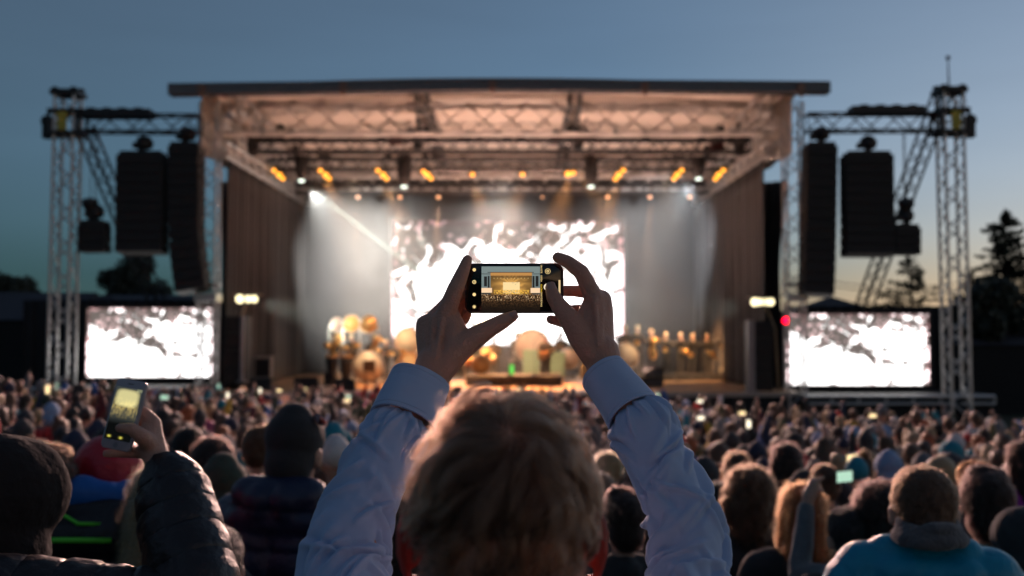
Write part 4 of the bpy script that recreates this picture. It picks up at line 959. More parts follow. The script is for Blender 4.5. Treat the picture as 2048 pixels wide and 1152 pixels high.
# mic stands
for i,(px,Y) in enumerate(((690,37.3),(775,38),(890,36.2),(1020,36.1),(1070,36.0),(1190,36.5),(1350,38.5),(1440,38.6))):
    x = P(px,0,Y).x; z0 = DZ if not (930<px<1126) else P(930,752,36.4).z; Yy = max(Y,36.6) if 930<px<1126 else Y
    r = tag(empty('microphone_stand', V(x,Yy,z0)), f'thin microphone stand on the stage, {nm[i]} of eight from the left', 'microphone stand', 'microphone stands on the stage')
    m = MB(); m.tube([V(x,Yy,z0+.005),V(x,Yy,z0+1.35)],.012,6); m.lathe([(0,0),(.14,.0),(.13,.03),(0,.03)],V(x,Yy,z0+.003),n=12); m.build('stand', blackmetal, r); m = MB(); m.tube([V(x,Yy,z0+1.35),V(x+.25,Yy-.12,z0+1.5)],.01,6); m.build('boom_arm', blackmetal, r)
    m = MB(); m.lathe([(0,0),(.012,0),(.018,.1),(.027,.12),(.025,.16),(0,.18)],V(x+.25,Yy-.12,z0+1.5),(.5,-.4,.5),8); m.build('microphone', darkgrey, r)
# hair: real strands
def hair_material(name, mel, red, rough=.35, dark=None):
    m = bpy.data.materials.new(name); m.use_nodes = True; nt = m.node_tree; nt.nodes.clear(); h = nt.nodes.new('ShaderNodeBsdfHairPrincipled'); o = nt.nodes.new('ShaderNodeOutputMaterial')
    h.parametrization = 'COLOR'; h.inputs['Color'].default_value = mel + (1,); h.inputs['Roughness'].default_value = rough; h.inputs['IOR'].default_value = 1.35; h.inputs['Radial Roughness'].default_value = .4
    for k_ in h.inputs:
        if k_.name in ('Random Color','Random Roughness'): k_.default_value = .25
    if dark is not None:
        at = nt.nodes.new('ShaderNodeAttribute'); at.attribute_name = 'tone'; mx = nt.nodes.new('ShaderNodeMix'); mx.data_type = 'RGBA'; mx.inputs[6].default_value = dark+(1,); mx.inputs[7].default_value = mel+(1,)
        nt.links.new(at.outputs['Fac'], mx.inputs[0]); nt.links.new(mx.outputs[2], h.inputs['Color'])
    nt.links.new(h.outputs[0], o.inputs['Surface']); return m
def make_hair(name, n, centre, radii, keep, length, flow, mat_, parent, seed=1, npts=8, clumps=500, radius=.00006, curl=.004, lift=.012, clump_amt=.75):
    rs = np.random.RandomState(seed); d = rs.randn(n*4,3); d /= np.linalg.norm(d,axis=1,keepdims=True); d = d[keep(d)][:n]; n = len(d)
    radii = np.array(radii); C0 = np.array(centre); L = length(d)*(.7+.6*rs.rand(n)); 
    g = d[rs.choice(n, clumps, replace=False)]; 
    gi = np.empty(n,int)
    for a in range(0,n,4000): gi[a:a+4000] = np.argmax(d[a:a+4000]@g.T + .0*rs.rand(1), axis=1)
    gph = rs.rand(clumps)*6.28; gcurl = rs.randn(clumps,3); glen = .65+.7*rs.rand(clumps); glift = .4+1.3*rs.rand(clumps)
    L = L*glen[gi]
    def normal(u): q = u/radii; return q/np.linalg.norm(q,axis=1,keepdims=True)
    def march(u0, L, gph_, gc, gl):
        pts = []; p = u0*radii; step = L/(npts-1); off = np.zeros(len(u0))
        for k in range(npts):
            t = k/(npts-1); u = p/radii; u = u/np.linalg.norm(u,axis=1,keepdims=True); nn = normal(u*radii/ radii * 1.0); base = u*radii
            off = gl*lift*np.sin(np.pi*min(1,t*1.1)*.5)*(1 if True else 0)
            w = curl*t*np.stack([np.sin(gph_+t*5),np.cos(gph_*1.3+t*4.2),np.sin(gph_*2+t*4.6)],1)
            pts.append(C0 + base + nn*((off*(1+.35*np.clip(u[:,2],0,1)))[:,None] + .001) + w)
            f = flow(u) + .42*gc*t; f = f - nn*np.sum(f*nn,axis=1,keepdims=True); f /= (np.linalg.norm(f,axis=1,keepdims=True)+1e-6)
            p = base + f*step[:,None]
        return np.stack(pts,1)
    own = march(d, L, gph[gi], gcurl[gi]+.25*rs.randn(n,3), glift[gi]*(.8+.5*rs.rand(n)))
    gp = march(g, length(g)*glen, gph, gcurl, glift)
    t = np.linspace(0,1,npts)[None,:,None]; ct = np.clip(clump_amt*t**1.3,0,1)
    pos = own*(1-ct) + gp[gi]*ct + rs.randn(n,1,3)*.0010*t + (rs.randn(n,npts,3)*.0004)*t
    # a few loose flyaways
    fl = rs.rand(n) < .03; pos[fl] += (rs.randn(fl.sum(),1,3)*.006)*t + normal(d[fl])[:,None,:]*.010*t
    hc_ = bpy.data.hair_curves.new(name); hc_.add_curves([npts]*n); hc_.position_data.foreach_set('vector', pos.astype(np.float32).ravel())
    ra = hc_.attributes.new('radius','FLOAT','POINT'); ra.data.foreach_set('value', (np.repeat((1-.65*np.linspace(0,1,npts))[None,:],n,0)*radius*(1)).astype(np.float32).ravel())
    ta = hc_.attributes.new('tone','FLOAT','CURVE'); ta.data.foreach_set('value', np.clip(rs.rand(clumps)[gi]*.8+.2*rs.rand(n),0,1).astype(np.float32))
    hc_.materials.append(mat_); o = bpy.data.objects.new(name, hc_); COL.objects.link(o)
    if parent is not None: par(o, parent)
    return o

def fur(name, me, M, n, length, mat_, parent, seed=1, npts=4, radius=.0003, lift=.45, down=.8, messy=.6, keep=None):
    """short strands rooted on the surface of a hair mesh"""
    rs = np.random.RandomState(seed); me.calc_loop_triangles(); T = len(me.loop_triangles); nv = len(me.vertices)
    co = np.empty(nv*3,np.float32); me.vertices.foreach_get('co',co); co = co.reshape(-1,3).astype(float)
    tv = np.empty(T*3,np.int32); me.loop_triangles.foreach_get('vertices',tv); tv = tv.reshape(-1,3)
    a,b,c = co[tv[:,0]],co[tv[:,1]],co[tv[:,2]]; nr = np.cross(b-a,c-a); ar = np.linalg.norm(nr,axis=1); nr /= ar[:,None]+1e-12
    k = rs.choice(T, n, p=ar/ar.sum()); w = rs.dirichlet((1,1,1), n); p = a[k]*w[:,:1]+b[k]*w[:,1:2]+c[k]*w[:,2:]; nn = nr[k]
    g = np.array([0,0,-down]) + messy*np.stack([vnoise(p,26),vnoise(p+3,26),vnoise(p+7,26)],1) + .25*rs.randn(n,3)
    g = g - nn*np.sum(g*nn,axis=1,keepdims=True); g /= np.linalg.norm(g,axis=1,keepdims=True)+1e-6
    L = length*(.5+rs.rand(n)); t = np.linspace(0,1,npts)
    lf = lift*(.3+.9*rs.rand(n)*(.5+vnoise(p,40)*.5+.5))
    pos = p[:,None,:] + (g*L[:,None])[:,None,:]*t[None,:,None] + (nn*(L*lf)[:,None])[:,None,:]*np.sin(t*2.2)[None,:,None] + .06*length*rs.randn(n,npts,3)*t[None,:,None]
    hc_ = bpy.data.hair_curves.new(name); hc_.add_curves([npts]*n); hc_.position_data.foreach_set('vector', pos.astype(np.float32).ravel())
    ra = hc_.attributes.new('radius','FLOAT','POINT'); ra.data.foreach_set('value', np.repeat(((1-.6*t)*radius)[None,:],n,0).astype(np.float32).ravel())
    hc_.materials.append(mat_); o = bpy.data.objects.new(name, hc_); COL.objects.link(o); o.parent = parent
    return o
# ------------------------------------------------------------ people close enough to be split in parts
CLEAR = []
def split_person(C, coat, mats, label, group, voxel=.010, extra=None, loc=(0,0,0), rz=0, scale=1.0, name='person'):
    """body: one continuous mesh; top, trousers and hair are its children"""
    body = []
    for cp in C:
        if cp[5] == 'skin': body.append(cp)
        elif cp[5] in ('top','legs'): k = .018 if cp[5]=='top' else .012; body.append((cp[0], max(.02,cp[1]-coat-k*.4), cp[2], max(.02,cp[3]-coat-k*.4), cp[4], 'skin'))
    M = Matrix.Translation(loc) @ Matrix.Rotation(rz,4,'Z') @ Matrix.Scale(scale,4)
    o = obj_from(name, organic('body', body, voxel, 2), mats['skin']); o.location = loc; o.rotation_euler.z = rz; o.scale = (scale,)*3; tag(o, label, 'person', group)
    for t, nm_ in (('top',mats.get('topname','jacket')),('legs','trousers'),('hair',mats.get('hairname','hair'))):
        cc = [cp for cp in C if cp[5] == t or (t=='hair' and cp[5]=='hair2')]
        if not cc: continue
        me = organic(nm_, cc, voxel if t != 'legs' else .014, 2, deform=(mats.get('deform') if t=='top' else mats.get('hdeform') if t=='hair' else None))
        if t == 'hair' and mats.get('furcol'): fur('hair_strands', me, None, mats['furn'], mats['furlen'], hair_mat_for(mats['furcol']), None, len(BASES)+7, 4, .0006, .45, .8, .7).parent = o
        ch = bpy.data.objects.new(nm_, me); COL.objects.link(ch); me.materials.append(mats[t]); ch.parent = o
    return o
def crinkle(amp, s=22, vert=1.0):
    def f(co):
        p = co*np.array([1,1,vert]); n = vnoise(p, s) ; r = 1-np.abs(vnoise(p+3, s*.6)); c = co.mean(0); 
        d = co - np.array([0,0,0]); d[:,2] = 0; d /= (np.linalg.norm(d,axis=1,keepdims=True)+1e-6)
        return co + d*(amp*(n*.4 + (r-.6)))[:,None]
    return f
def quilt(amp, pitch):
    def f(co):
        d = co.copy(); d[:,2] = 0; d /= (np.linalg.norm(d,axis=1,keepdims=True)+1e-6); ph = (co[:,2]+.012*vnoise(co,7))/pitch
        return co + d*((np.abs(np.sin(np.pi*ph))**.45-.75)*amp + .004*vnoise(co,24))[:,None]
    return f
def hair_fuzz(amp=.010, s=45):
    def f(co):
        n = vnoise(co*np.array([1,1,.45]), s)*.6 + vnoise(co*np.array([1,1,.5]), s*2.2)*.4; c = np.array([0,-.02,1.66]); d = co-c; d /= (np.linalg.norm(d,axis=1,keepdims=True)+1e-6)
        return co + d*(amp*n)[:,None]
    return f
HM = {}
def hair_mat_for(k):
    if k not in HM: c = HAIRC[k]; HM[k] = hair_material('strands_'+k.replace(' ','_'), tuple(min(.4,max(.010,x*.5)) for x in c), 0, .35)
    return HM[k]
def near(px, pytop, Y, pose, head, hair, top, legs, label, rz=0.0, coat=.035, lean=0, deform=None, extra=None, wide=1.0, tall=None, voxel=.010, fuzz=.010, skin=0, clear=.34, hairname=None):
    top3 = P(px, pytop, Y); g = ground(top3.x, Y); H = top3.z - g
    k = tall/1.8 if tall else H/1.80
    if k < .93: g = top3.z - .93*1.80; k = .93
    if k > 1.10: g = top3.z - 1.10*1.80; k = 1.10
    C, grip = skeleton(pose, head, coat); 
    if extra: C = C + [(V(*a),ra,V(*b),rb,None,t) for a,ra,b,rb,t in extra]
    mats = {'skin':skinm(skin),'top':top if not isinstance(top,str) else clothm(top),'legs':clothm(legs),'hair':(clothm(hair) if head in ('beanie','cap') else hairm(hair)),'deform':deform or crinkle(.010),'hdeform':hair_fuzz(fuzz) if head not in ('beanie','cap') else None}
    if head in ('short','tousled','long','curly','ponytail','bun') and Y < 9: mats['furcol'] = hair; mats['furn'] = 9000 if head != 'curly' else 12000; mats['furlen'] = {'short':.009,'tousled':.018,'long':.030,'curly':.030}.get(head,.018)
    mats['hairname'] = hairname or (head if head in ('beanie','cap') else 'hair')
    o = split_person(C, coat, mats, label, 'people near the front of the photo', voxel, None, (top3.x, Y, g), rz, k)
    CLEAR.append((top3.x, Y, clear))
    gw = (Matrix.Translation((top3.x,Y,g)) @ Matrix.Rotation(rz,4,'Z') @ Matrix.Scale(k,4) @ grip) if grip is not None else None
    return o, gw
nylon = lambda n, c: mat(n, c, .42, 0, .2, 10, .5, 45, spec=.5)
navyn = nylon('navy_nylon', (.014,.024,.062)); blackn = nylon('black_nylon', (.012,.011,.013)); tealn = nylon('teal_nylon', (.0,.27,.43)); bluen = nylon('blue_nylon', (.01,.12,.42)); redn = nylon('red_fabric', (.42,.015,.03))
greyk = mat('grey_knit', (.10,.10,.105), .9, 0, .3, 60, .8, 120, sheen=.4)
# hooded dark figure, far left
near(18, 866, 1.95, 'stand','hood','black', mat('dark_hood_cloth',(.010,.007,.007),.9,0,.3,20,.6,60),'black','person in a black hood and coat at the far left edge, large and close', -.3, .06, deform=crinkle(.012,14))
near(88, 900, 3.1,'stand','tousled','brown','grey','navy','person in a pale grey top just right of the black hood', .4, .03)
o,_ = near(222, 868, 3.3,'stand','hood','black', redn,'navy','person in a red hood carrying a blue and black backpack, behind the white phone', .1, .04)
# backpack
c = P(222,1010,3.3); r = tag(empty('backpack', c+V(0,-.24,-.25)), 'blue and black backpack with bright green trim on the red hooded person', 'backpack')
me = organic('bag', [(c+V(-.09,-.21,.0),.07,c+V(.09,-.21,.0),.07),(c+V(-.11,-.23,-.05),.09,c+V(.11,-.23,-.05),.09),(c+V(-.11,-.22,-.26),.08,c+V(.11,-.22,-.26),.08),(c+V(-.11,-.22,-.02),.08,c+V(-.11,-.22,-.25),.085),(c+V(.11,-.22,-.02),.08,c+V(.11,-.22,-.25),.085)], .009, 3); obj_from('bag', me, blackn, r)
me = organic('top_lid', [(c+V(-.08,-.20,.03),.05,c+V(-.01,-.21,.075),.055),(c+V(-.01,-.21,.075),.055,c+V(.12,-.19,.05),.045),(c+V(-.10,-.17,.03),.05,c+V(-.20,-.10,-.10),.045),(c+V(.12,-.16,.06),.05,c+V(.17,-.10,.0),.045)], .009, 2, deform=lambda q: q+.006*vnoise(q,30)[:,None]); obj_from('top_lid', me, bluen, r)
green = emi('neon_green_trim', (.1,1,.05), .0); green.node_tree.nodes['Principled BSDF'].inputs['Base Color'].default_value=(.12,.75,.05,1)
m = MB(); m.tube([c+V(-.15,-.315,-.05), c+V(0,-.335,-.045), c+V(.13,-.318,-.05)], .009, 6); m.tube([c+V(-.09,-.31,.0), c+V(-.03,-.318,.035), c+V(.03,-.318,.0), c+V(.09,-.30,-.005)], .006, 6); m.tube([c+V(-.13,-.29,-.03), c+V(-.09,-.31,.0)], .005, 6); m.build('trim', green, r, True)
near(326, 925, 3.0,'stand','long','blond','black','black','person with long blond hair half hidden behind the raised black sleeve', .2, .03)
near(378, 800+50, 6.3,'stand','short','black','blue','black','person with black hair and bright blue jacket right of the white phone', .3)
near(424, 872, 5.6,'stand','long','dark brown','brown','black','person with long dark hair right of the blue jacket', .5)
near(524, 846, 5.9,'stand','short','brown','dark green','navy','person with cropped hair in a dark green jacket, left of the black beanie', -.4)
near(447, 918, 4.0,'stand','beanie','dark green','charcoal','black','person in a dark green knitted beanie low behind the black sleeve', 0,.04)
o,_ = near(592, 822, 3.55,'stand','beanie','black', navyn,'black','person in black beanie and quilted navy jacket left of the shirt sleeve', -.28, .075, deform=quilt(.022,.125), extra=[((-.10,-.10,1.54),.062,(.10,-.10,1.54),.062,'top'),((-.12,-.09,1.47),.075,(.12,-.09,1.47),.075,'top'),((-.13,-.02,1.50),.06,(-.05,-.12,1.52),.07,'top'),((.13,-.02,1.50),.06,(.05,-.12,1.52),.07,'top'),((-.2,0,1.3),.08,(.2,0,1.3),.08,'top')])
hp = P(606, 838, 3.5); r = tag(empty('sunglasses', hp), 'dark sunglasses with reddish frame pushed up on the black beanie', 'sunglasses'); 
m = MB(); m.tube([hp+V(-.05+.01*0,.02,.005),hp+V(-.03,.05,.012),hp+V(.0,.06,.012),hp+V(.045,.045,.006),hp+V(.075,.0,-.012)],.006,6); m.build('frame', mat('red_frame',(.45,.06,.03),.3,0,.1), r, True)
m = MB(); m.lathe([(0,-.003),(.026,-.002),(.026,.002),(0,.003)], hp+V(.055,.02,-.004), (.6,-.3,.5), 12); m.lathe([(0,-.003),(.026,-.002),(.026,.002),(0,.003)], hp+V(.01,.05,.006), (.1,-.2,.8), 12); m.build('lens', mat('sunglass_lens',(.05,.01,.01),.1,0,0), r)
near(672, 878, 6.3,'stand','cap','white','black','black','person in a white cap left of the blue shirt sleeve', .2)
near(668, 850, 8.2,'stand','beanie','teal','charcoal','black','person in a small teal beanie behind the white cap', .1)
near(600, 868, 7.6,'stand','tousled','brown','maroon','black','person with tousled brown hair half hidden by the black beanie', .1)
near(838, 905, 2.5,'stand','long','dark brown', mat('dark_maroon_cloth',(.035,.008,.014),.9,0,.3,20,.4),'black','person in dark maroon hidden between the left sleeve and the big head', 0,.03)
near(1216, 900, 6.4,'stand','ponytail','blond','black','black','person with a blond ponytail just right of the big head', -.1)
near(1246, 985, 4.2,'stand','tousled','dark brown','black','black','person in black, dark and low between big head and right sleeve', .2)
near(1498, 936, 4.9,'stand','curly','brown','black','black','person with a big round mass of curly brown hair and black coat', -.1, fuzz=.02)
near(1604, 964, 4.25,'stand','long','ginger','black','black','person with glowing ginger hair and a blue collar', -.05, fuzz=.012, extra=[((-.06,-.1,1.44),.045,(.06,-.1,1.44),.045,'top')])
near(1572, 884, 7.4,'stand','long','dark brown','dark green','black','person with long dark hair and green grey coat behind the ginger hair', .1)
near(1474, 902, 7.9,'stand','long','brown','charcoal','black','person with brown hair left of the dark haired green coat', -.2)
near(1436, 960, 5.4,'stand','short','black','charcoal','black','person in charcoal right beside the right blue sleeve', 0)
near(1700, 1010, 3.9,'stand','short','black','black','black','person in black below the raised grey arms', 0,.05)
o,g1 = near(1762, 968, 3.9,'stand','curly','dark brown', mat('grey_sweater',(.12,.13,.14),.9,0,.2,40,.5,80,sheen=.4),'black','person with dark curly hair and grey sweater stretching one arm up to a phone', 0, .02, fuzz=.018,
     extra=[((-.19,0,1.40),.065,(-.31,.12,1.40),.052,'top'),((-.31,.12,1.40),.052,(-.25,.22,1.66),.036,'top'),((-.25,.22,1.66),.026,(-.235,.23,1.71),.03,'skin'),((-.235,.23,1.71),.032,(-.21,.23,1.77),.024,'skin'),((-.22,.22,1.77),.011,(-.17,.22,1.795),.009,'skin'),((-.23,.22,1.75),.011,(-.18,.24,1.76),.009,'skin'),((-.23,.22,1.72),.010,(-.175,.22,1.74),.008,'skin')])
near(1846, 926, 2.85,'stand','short','brown', tealn,'navy','man in a bright teal jacket with a thick grey collar, short reddish brown hair', -.25, .05, fuzz=.006, deform=crinkle(.012,11), clear=.5, voxel=.008, extra=[((-.10,-.02,1.535),.06,(.10,-.02,1.535),.06,'top'),((-.17,-.01,1.485),.085,(.17,-.01,1.485),.085,'top'),((.2,-.01,1.45),.08,(-.2,-.01,1.45),.08,'top'),((-.10,-.07,1.50),.05,(.10,-.07,1.50),.05,'top')])
# his grey collar
t3 = P(1853, 1052, 2.82); me = organic('scarf', [(t3+V(.072*math.cos(a),.07*math.sin(a)-.02,.0+.010*math.sin(a*3)),.022,t3+V(.072*math.cos(a+.5),.07*math.sin(a+.5)-.02,.010*math.sin(a*3+1.5)),.022) for a in np.arange(0,6.3,.5)]+[(t3+V(.084*math.cos(a),.08*math.sin(a)-.02,-.026),.022,t3+V(.084*math.cos(a+.5),.08*math.sin(a+.5)-.02,-.026),.022) for a in np.arange(0,6.3,.5)], .008, 3, deform=lambda q: q+.004*vnoise(q,40)[:,None]); tag(obj_from('scarf', me, greyk), 'thick grey scarf around the neck of the teal jacketed man', 'scarf')
near(1972, 944, 3.7,'stand','tousled','dark brown','black','black','person with dark rounded hair and dark jacket right of the teal jacket', -.3, .045)
near(1952, 918, 5.2,'stand','short','ginger','charcoal','black','person with short reddish hair behind the dark jacket at the right', .2)
near(1776, 906, 7.2,'stand','beanie','light blue','grey','black','person in a round pale blue cap right of the raised phones', .1)
near(1650, 925, 6.2,'phone_both','short','brown','charcoal','black','person lifting both hands to a phone left of the pale blue cap', -.1)
near(1720, 905, 8.4,'hands_up','bun','brown','brown','black','person with both arms up behind the raised phones at right', .1)
near(2046, 880, 7.2,'stand','long','dark brown','purple','black','person in purple cut by the right edge', .1)
near(2044, 1010, 3.4,'stand','hood','black','black','black','person in a black hood cut by the right edge, near the bottom', .1,.05)
near(420, 1040, 2.6,'stand','short','black','black','black','person in black hidden below the black quilted sleeve', .1,.05)
for i,(px,py,cl,hd,lab) in enumerate(((1765,812,'grey','cap','lone tall person in grey with a cap against the dark stage skirt at right'),(1832,820,'red','short','lone person in a bright red jacket against the dark stage skirt'),(1896,832,'grey','short','person in pale grey right of the red jacket, before the dark skirt'),(1950,822,'white','short','person in white with a bare head farthest right against the skirt'),(1868,842,'charcoal','short','person with a bare head between the red jacket and the pale grey one'))):
    near(px,py,17.6,'stand',hd,'brown' if hd!='cap' else 'grey',cl,'black',lab,.2*i-.4,.03,voxel=.02)
# ------------------------------------------------------------ the crowd
HEADS = ['short','tousled','long','bun','ponytail','beanie','cap','hood','curly']
HEADTXT = {'short':'short {h} hair','tousled':'tousled {h} hair','long':'long {h} hair','bun':'{h} hair in a bun','ponytail':'a {h} ponytail','beanie':'a {c} beanie','cap':'a {c} cap','hood':'the hood up','curly':'curly {h} hair'}
POSETXT = {'stand':'','phone_right':', right arm lifting a phone','phone_both':', both hands lifting a phone','hands_up':', both arms up','one_up':', one arm up','clap':', clapping hands'}
def sector(px):
    for lim, t in ((170,'before the far left tower'),(440,'below the left video screen'),(640,'between left screen and raised shirt sleeve'),(830,'left of the grey blue sleeve\'s cuff'),(1230,'behind the blond head'),(1330,'right of the right shirt cuff'),(1570,'below the right end of the stage'),(1860,'below the right video screen'),(9999,'near the right edge of the photo')):
        if px < lim: return t
def depthtxt(d): return 'near' if d < 7.5 else 'halfway back' if d < 13.5 else 'far off' 
USED = set(); DONE = []
phone_body = mat('phone_black', (.02,.02,.022), .3)
glows = [emi('phone_glow_warm',(1,.75,.38),1.6), emi('phone_glow_white',(1,.88,.66),1.8), emi('phone_glow_green',(.6,.95,.72),.8)]
def put_phone(g, rz, k, label, flat=True):
    w, h, t = (.14,.07,.008) if flat else (.07,.14,.008)
    r = empty('phone', g); tag(r, label, 'phone', 'phones lifted in the crowd')
    m = MB(); m.box(g+V(-w/2,-t/2,-h/2), g+V(w/2,t/2,h/2)); m.build('case', phone_body, r)
    m = MB(); m.add([g+V(-w*.46,-t/2-.0015,-h*.45), g+V(w*.46,-t/2-.0015,-h*.45), g+V(w*.46,-t/2-.0015,h*.45), g+V(-w*.46,-t/2-.0015,h*.45)],[(0,1,2,3)]); m.build('display', glows[k%3], r)
    r.rotation_euler.z = rz
def proj(p):
    dx = p[0]; dy = p[1]; dz = p[2]-CAMZ; c, s = math.cos(PITCH), math.sin(PITCH)
    f = dy*c + dz*s; u = -dy*s + dz*c; return 1024 + F*dx/f, 576 - F*u/f
# spots kept clear: (x, y, radius) of the people built by hand

def crowd_ok(x, y):
    for cx, cyy, r in CLEAR:
        if (x-cx)**2 + (y-cyy)**2 < r*r: return False
    return True
def far_limit(px):
    return float(np.interp(px, [-200,100,170,440,900,1350,1500,1700,1950,2200], [20,22,27,30.5,31,27,24.5,22.5,20.5,19]))
def near_limit(px):
    return float(np.interp(px, [-200,150,300,650,1024,1250,1400,1600,2100], [4.6,5.2,5.8,6.0,6.0,5.6,6.0,6.3,5.2]))
def place_crowd():
    rr = random.Random(3); spots = []
    y = 3.2
    while y < 31.4:
        half = .56*y + .8; x = -half + rr.uniform(0,.5); step = .60 if y > 8 else .68
        while x < half:
            X = x + rr.uniform(-.14,.14); Y = y + rr.uniform(-.17,.17); px = 1024+F*X/Y
            if near_limit(px) < Y < far_limit(px) and crowd_ok(X,Y) and rr.random() < .93: spots.append((X,Y))
            x += step
        y += .66 if y < 12 else .74
    spots.sort(key=lambda s: s[1])
    return spots
tops = ['black']*7+['charcoal']*5+['navy']*4+['grey']*3+['dark green']*2+['brown']*3+['maroon']*2+['red','blue','teal','yellow','white','pink','light blue','olive','olive','red','blue','grey']
heads = ['short']*6+['tousled']*4+['long']*5+['bun','ponytail']*2+['beanie']*3+['cap']*3+['hood','curly','curly']
hairs = ['dark brown']*5+['brown']*5+['black']*2+['blond']*3+['ginger','grey']
capc = ['black','charcoal','navy','grey','white','red','light blue','dark green','teal']
poses = ['stand']*7+['phone_right']*1+['phone_both']*1+['hands_up']*2+['one_up']*3+['clap']*2
spots = place_crowd()
NIND = 268
rc = random.Random(21)
def choose(x, y):
    px = proj((x,y,ground(x,y)+1.7))[0]
    for _ in range(60):
        hd = rc.choice(heads); tp = rc.choice(tops); po = rc.choice(poses); hc = rc.choice(hairs); cc = rc.choice(capc)
        desc = HEADTXT[hd].format(h=hc, c=cc)
        lab = f'person {depthtxt(y)} in {tp} with {desc}{POSETXT[po]}, {sector(px)}'
        if len(lab.split()) > 16 or len(lab) > 200: continue
        key = lab
        if key in USED: continue
        USED.add(key); return hd,tp,po,hc,cc,lab
    lab = ' '.join(lab.split()[:15]); return hd,tp,po,hc,cc,lab
for i,(x,y) in enumerate(spots[:NIND]):
    hd,tp,po,hc,cc,lab = choose(x,y); tall = rc.uniform(1.62,1.86); rz = rc.gauss(0,.35)
    hm = clothm(cc) if hd in ('beanie','cap') else hairm(hc)
    o, g = put_person(po, hd, x, y, ground(x,y), rz, tall, skinm(rc.randrange(4)), hm, clothm(tp), clothm(rc.choice(['black','navy','charcoal'])), lab, 'people in the crowd', voxel=.0165 if y < 8.5 else .021, coat=.025)
    if g is not None:
        s = lab.split(' with ')[0]; put_phone(g+V(0,.03,.03), 0, i, ('lit phone held up by the ' + lab.replace(', both hands lifting a phone','').replace(', right arm lifting a phone',''))[:200] if len(lab.split())<10 else 'small lit phone lifted by the '+' '.join(lab.replace(', both hands lifting a phone','').replace(', right arm lifting a phone','').split()[:11]), po=='phone_both')
# the rest, too many to tell apart: one mass near the stage
def low_person(pose, head):
    C, _ = skeleton(pose, head, .03, legs=False); me = organic('far', C, .042, 1); tag_faces(me, C, [skinm(0)]*5, ['skin','hair','top','legs','hair2'])
    n = len(me.vertices); co = np.empty(n*3,np.float32); me.vertices.foreach_get('co',co); nl = len(me.loops); lv = np.empty(nl,np.int32); me.loops.foreach_get('vertex_index',lv)
    npoly = len(me.polygons); ls = np.empty(npoly,np.int32); lt = np.empty(npoly,np.int32); mi = np.empty(npoly,np.int32)
    me.polygons.foreach_get('loop_start',ls); me.polygons.foreach_get('loop_total',lt); me.polygons.foreach_get('material_index',mi)
    bpy.data.meshes.remove(me); return co.reshape(-1,3), lv, lt, mi
LP = [low_person(p,h) for p,h in (('stand','short'),('stand','long'),('one_up','tousled'),('hands_up','short'),('stand','beanie'),('clap','curly'),('stand','cap'),('phone_both','short'),('hands_up','long'))]
LH = ['short','long','short','short','beanie','curly','cap','short','long']
vs=[];ls_=[];lt_=[];cols=[];off=0
for (x,y) in spots[NIND:]:
    k = rc.choice([0,0,1,1,2,2,3,4,5,6,7,8]); co,lv,lt,mi = LP[k]; s = rc.uniform(.92,1.05); a = rc.gauss(0,.4); ca,sa = math.cos(a),math.sin(a)
    q = co.copy()*s; X = q[:,0]*ca-q[:,1]*sa + x; Y = q[:,0]*sa+q[:,1]*ca + y; Z = q[:,2] + ground(x,y)
    vs.append(np.stack([X,Y,Z],1)); ls_.append(lv+off); lt_.append(lt); off += len(q)
    sk = [(.50,.30,.22),(.56,.36,.27),(.44,.27,.19)][rc.randrange(3)]; hr = CLOTH[rc.choice(capc)] if LH[k] in ('beanie','cap') else HAIRC[rc.choice(hairs)]; tp = CLOTH[rc.choice(tops)]
    pal = np.array([sk,hr,tp,(.02,.02,.03),hr]); cols.append(np.repeat(pal[mi], lt, axis=0))
vs=np.concatenate(vs); lv=np.concatenate(ls_); lt=np.concatenate(lt_); cols=np.concatenate(cols)
me = bpy.data.meshes.new('crowd'); me.vertices.add(len(vs)); me.vertices.foreach_set('co', vs.astype(np.float32).ravel()); me.loops.add(len(lv)); me.loops.foreach_set('vertex_index', lv.astype(np.int32))
me.polygons.add(len(lt)); me.polygons.foreach_set('loop_start', np.concatenate([[0],np.cumsum(lt)[:-1]]).astype(np.int32)); me.polygons.foreach_set('use_smooth',[True]*len(lt))
me.update(calc_edges=True); me.validate()
ca_ = me.color_attributes.new('Col','FLOAT_COLOR','CORNER'); cc_ = np.ones((len(lv),4),np.float32); cc_[:,:3]=cols
if len(ca_.data)==len(lv): ca_.data.foreach_set('color', cc_.ravel())
cm = bpy.data.materials.new('crowd_clothes'); cm.use_nodes=True; b=cm.node_tree.nodes['Principled BSDF']; vc=cm.node_tree.nodes.new('ShaderNodeVertexColor'); vc.layer_name='Col'; cm.node_tree.links.new(vc.outputs[0],b.inputs['Base Color']); b.inputs['Roughness'].default_value=.7
me.materials.append(cm); o = bpy.data.objects.new('crowd', me); COL.objects.link(o); tag(o,'dense far crowd of people packed below the stage front','crowd',kind='stuff')
# lit phones above the far crowd
far = [s for s in spots[NIND:]]
seenp=set()
for i in range(20):
    x,y = far[rc.randrange(len(far))]; px,_ = proj((x,y,2)); k=(sector(px),i%3)
    put_phone(V(x+.05,y-.1,ground(x,y)+1.86), 0, i, f'tiny glowing phone held above the far crowd, {sector(px)}', i%2==0)
